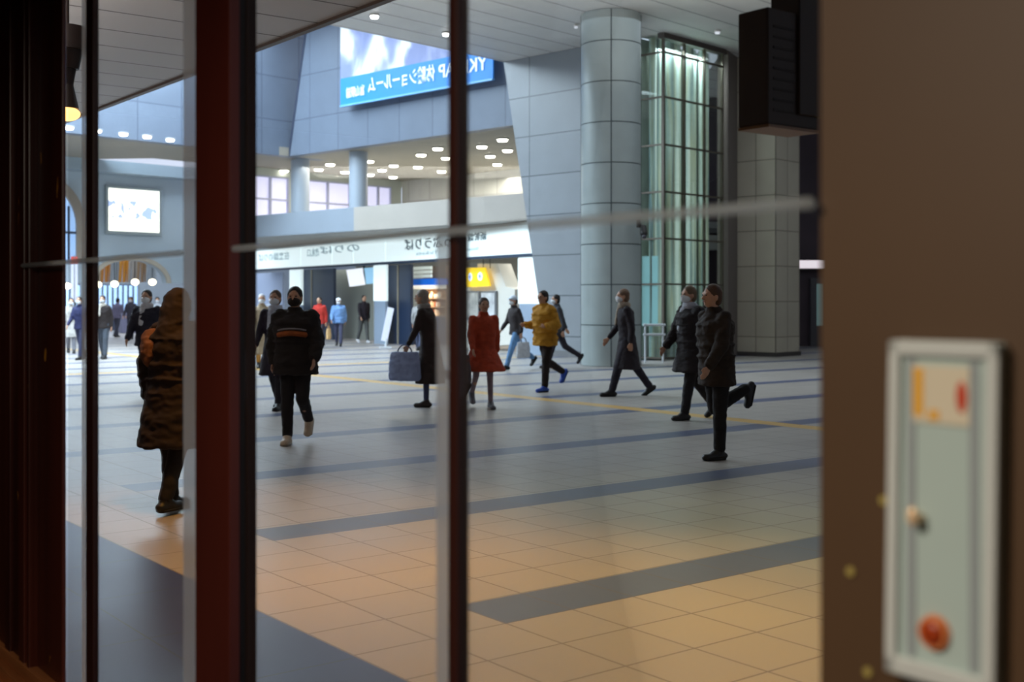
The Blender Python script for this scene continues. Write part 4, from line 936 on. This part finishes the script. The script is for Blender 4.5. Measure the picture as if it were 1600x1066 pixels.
def backpack(info, label, col, accent=None, size=1.0, off=0.0):
    k = info['k']; base = wpt(info, info['P'](info['upl']((0, -0.135-0.10*size-off, 0.02)))); b_ = empty('backpack', base, info['rz'], label, 'backpack')
    bm = bmesh.new(); loft(bm, [(Vector((0, 0, z_*k*size)), w_*k*size, dd*k*size, None) for z_, w_, dd in ((0, 0.13, 0.08), (0.03, 0.16, 0.10), (0.25, 0.165, 0.11), (0.40, 0.14, 0.09), (0.47, 0.08, 0.05))], 20)
    solid('bag_body', bm, cmat(col), b_, 0.014, 3, 0.008, 0.1)
    bm = bmesh.new(); loft(bm, [(Vector((0, -0.09*k*size, z_*k*size)), w_*k*size, 0.04*k*size, None) for z_, w_ in ((0.04, 0.10), (0.07, 0.125), (0.19, 0.125), (0.22, 0.10))], 16); solid('front_pocket', bm, cmat(tuple(min(255, int(c*1.25)+4) for c in col)), b_, 0.012, 2)
    for sg in (-1, 1):
        bm = bmesh.new(); prev = None; z0_ = 0.42
        pts2 = [(sg*0.09, 0.02, 0.42), (sg*0.10, 0.12, 0.50), (sg*0.11, 0.28, 0.46), (sg*0.12, 0.33, 0.33), (sg*0.14, 0.28, 0.16), (sg*0.14, 0.12, 0.06)]
        for p_ in pts2:
            p_ = Vector(p_)*k
            if prev is not None: capsule(bm, prev, p_, 0.018, 0.018, 0.5, (1, 0, 0), 8, 2)
            prev = p_
        link('strap', bm, cmat(col), b_)
    if accent:
        bm = bmesh.new(); loft(bm, [(Vector((0, -0.012, z_*k*size)), w_*k*size, 0.115*k*size, None) for z_, w_ in ((0.29, 0.162), (0.36, 0.155))], 20); link('colour_band', bm, cmat(accent), b_)
    return b_
def handbag(info, side, label, col, w_=0.30, h_=0.24, d_=0.10, name='handbag', drop=0.02, out=0.09):
    sg, s_, el, wr, dfw = info['arms'][0 if side < 0 else 1]; hd = wr+dfw*0.09; k = info['k']
    p_ = wpt(info, info['P'](hd)+Vector((sg*out, 0, 0))); z1_ = p_.z-drop-0.10
    b_ = empty(name, (p_.x, p_.y, z1_-h_), info['rz'], label, 'bag')
    bm = bmesh.new(); loft(bm, [(Vector((0, 0, z_*h_)), 0.5*d_*g, 0.5*w_*q_, None) for z_, g, q_ in ((0, 0.8, 0.92), (0.1, 1.0, 1.0), (0.6, 0.95, 0.97), (1.0, 0.45, 0.86))], 20); solid('bag_body', bm, cmat(col), b_, 0.012, 2, 0.008, 0.08)
    for dx in (-1, 1):
        bm = bmesh.new(); prev = None
        for i in range(9):
            a = PI*i/8; q_ = Vector((dx*0.012, w_*0.22*math.cos(a), h_-0.02+(0.12)*math.sin(a)))
            if prev is not None: capsule(bm, prev, q_, 0.007, 0.007, n=6, hem=2)
            prev = q_
        link('handle', bm, cmat(tuple(int(c*0.7) for c in col)), b_)
    return b_

#        px   feet  H   heading  label  top colour, legs colour ...
A_ = person(272, 798, 1.64, 25, 'nearest person, in a long hooded dark brown coat with tan shoulder flap', (34, 20, 16), (24, 18, 22), hood=True, style='long', puff=0.045, gait=(6, 3, -7, 14), lean=4, hem=-0.42, mask=False)
bm = bmesh.new(); ellip(bm, A_['P'](A_['upl']((-0.17, -0.06, 0.36))), (0.085, 0.12, 0.13)); ellip(bm, A_['P'](A_['upl']((-0.14, -0.12, 0.30))), (0.08, 0.08, 0.12))
solid('shoulder_cape', bm, cmat((112, 74, 54)), A_['root'], 0.012, 2, 0.012, 0.06)
B_ = person(231, 619, 1.74, 185, 'person in navy jacket with pale collar left of the nearest hooded figure', (26, 24, 40), (34, 34, 52), gait=(14, 4, -14, 26), puff=0.02, scarf=(196, 196, 200))
backpack(B_, 'dark backpack with pale straps worn by the navy jacketed person', (30, 28, 40))
Cc = person(161, 561, 1.68, 180, 'person in dark jacket and grey trousers facing us at far left', (48, 40, 40), (84, 92, 104), gait=(8, 4, -10, 16), scarf=(214, 208, 196))
D_ = person(126, 562, 1.66, 195, 'person in navy coat beside the thin left mullion', (40, 44, 84), (52, 56, 84), gait=(12, 4, -12, 20))
D2 = person(111, 552, 1.62, 160, 'person in pale beige coat at the edge of the left jamb', (176, 172, 168), (120, 120, 128), style='coat', gait=(12, 4, -12, 20))
E_ = person(462, 694, 1.70, 182, 'person in bulky black padded jacket striding towards us in the middle left', (26, 20, 20), (22, 18, 22), hair=(20, 16, 16), puff=0.055, gait=(6, 58, 4, 4), arms=((10, 30), (-12, 24)), shoe=(206, 186, 162), maskcol=(36, 28, 26), hem=-0.16, lean=2, hood=False, hairlen=0.04)
for nm, z_, col_ in (('chest_stripe', 0.30, (150, 76, 26)), ('grey_stripe', 0.35, (130, 128, 132))):
    bm = bmesh.new(); kk = E_['k']; prev = None
    for i in range(9):
        t = -1+i/4; q_ = E_['P'](E_['upl']((0.15*t, 0.225*math.sqrt(max(0, 1-(t*0.62)**2)), z_-0.02*t*t)))
        if prev is not None: capsule(bm, prev, q_, 0.028 if nm == 'chest_stripe' else 0.009, 0.028 if nm == 'chest_stripe' else 0.009, 0.6, (0, 0, 1), 8, 2)
        prev = q_
    link(nm, bm, cmat(col_), E_['root'])
F_ = person(432, 640, 1.71, 188, 'person in navy coat with white mask just behind the bulky black jacket', (36, 28, 44), (30, 26, 36), hair=(84, 62, 50), style='coat', gait=(12, 4, -12, 22), scarf=(190, 196, 210))
G_ = person(409, 577, 1.70, 170, 'person in beige coat half hidden by the main mullion', (168, 150, 124), (190, 150, 90), style='long', gait=(12, 4, -12, 22), hair=(190, 190, 196), mask=True)
G2 = person(500, 545, 1.66, 200, 'person in red jacket behind the bulky black jacket', (176, 44, 34), (52, 48, 60), gait=(12, 4, -12, 22), mask=False)
handbag(G2, -1, 'tan paper bag carried by the person in red', (214, 176, 124), 0.26, 0.34, 0.12, 'paper_bag')
G3 = person(529, 541, 1.62, 175, 'person in light blue jacket and white cap by the pale shop wall', (108, 146, 196), (70, 72, 96), hair=(196, 190, 176), cap=(236, 240, 246), gait=(12, 4, -12, 22), puff=0.03)
handbag(G3, 1, 'small brown bag carried by the light blue jacket wearer', (176, 128, 90), 0.2, 0.26)
G4 = person(568, 536, 1.74, 150, 'person in black top and grey trousers left of the middle light pillar', (36, 26, 34), (84, 84, 82), gait=(14, 4, -14, 18), mask=False, shoe=(210, 210, 214))
H_ = person(672, 636, 1.72, 285, 'person in long dark brown coat leaning left before the kiosk', (48, 36, 32), (60, 66, 96), hair=(150, 140, 128), style='long', gait=(4, 4, -20, 40), arms=((14, 14), (-10, 20)), lean=9, scarf=(150, 146, 140), bare=(66, 72, 104), hairlen=0.16, mask=False, shoe=(54, 44, 42))
hb_ = handbag(H_, -1, 'bulky blue and grey bag swinging in front of the leaning person', (150, 164, 200), 0.50, 0.42, 0.24, 'carrier_bag', -0.08, 0.04)
I_ = person(755, 638, 1.60, 165, 'person in wide rust red coat right of the thin mullion', (176, 62, 28), (150, 136, 140), hair=(70, 50, 42), style='coat', puff=0.012, flare=0.16, gait=(12, 6, -16, 30), bare=(150, 132, 138), hairlen=0.22, mask=False, shoe=(110, 112, 120), hem=-0.34)
handbag(I_, 1, 'dark grey tote bag hanging beside the rust red coat', (90, 84, 88), 0.26, 0.30)
J_ = person(806, 577, 1.70, 240, 'person in dark jacket, light blue jeans and pale cap below the widest light pillar', (52, 46, 48), (98, 140, 184), cap=(200, 212, 226), gait=(22, 4, -24, 30), lean=4)
handbag(J_, -1, 'white shopping bag carried by the jeans wearer', (200, 206, 214), 0.36, 0.36, 0.14, 'shopping_bag')
L_ = person(872, 575, 1.72, 260, 'person in dark grey jacket partly behind the mustard jacket', (56, 58, 64), (44, 42, 52), gait=(20, 4, -24, 34), arms=((-20, 20), (-34, 10)))
K_ = person(852, 612, 1.72, 230, 'person in mustard yellow jacket with black trousers and blue shoes', (188, 134, 30), (36, 24, 22), gait=(8, 4, -16, 46), arms=((-12, 100), (-6, 100)), puff=0.05, shoe=(40, 80, 180), mask=False, hem=-0.14)
M_ = person(980, 619, 1.78, 265, 'person in long charcoal coat walking left before the round column', (34, 27, 34), (36, 32, 44), hair=(110, 84, 64), style='long', gait=(20, 4, -18, 18), lean=4, scarf=(150, 136, 120), mask=True, hem=-0.46)
N_ = person(1082, 655, 1.76, 245, 'person in black coat with pale mask left of the nearest right hand walker', (30, 22, 23), (26, 21, 24), hair=(104, 84, 62), style='coat', puff=0.04, gait=(14, 4, -14, 26), scarf=(176, 180, 190), hem=-0.30)
backpack(N_, 'dark brown backpack worn by the black coated person with pale mask', (58, 44, 38))
O_ = person(1120, 717, 1.71, 248, 'person in dark olive brown jacket and black trousers, one foot kicked up behind', (42, 29, 17), (18, 13, 13), hair=(80, 50, 26), puff=0.03, gait=(2, 1, -4, 112), arms=((14, 20), (-16, 24)), lean=3, mask=False, hairlen=0.05, hem=-0.20)
# far crowd by the gates
for x, yf, H, h, lab, t, l in ((205, 530, 1.68, 185, 'distant person in dark top in front of the ticket gates', (60, 58, 70), (60, 60, 74)),
    (246, 536, 1.66, 170, 'distant person in pale top right of the far gates', (196, 200, 208), (70, 72, 88)),
    (262, 532, 1.74, 200, 'distant person in slate grey coat near the main mullion', (90, 100, 120), (60, 62, 76)),
    (183, 527, 1.64, 20, 'distant person in purple grey coat before the gates', (110, 104, 128), (60, 60, 74)),
    (425, 545, 1.70, 185, 'distant person in grey coat right of the main mullion', (120, 124, 136), (66, 66, 78)),
    (655, 548, 1.60, 10, 'person in pale grey top standing at the kiosk', (150, 150, 150), (60, 66, 90))):
    person(x, yf, H, h, lab, t, l, gait=(10, 4, -10, 18))
bpy.context.view_layer.update()
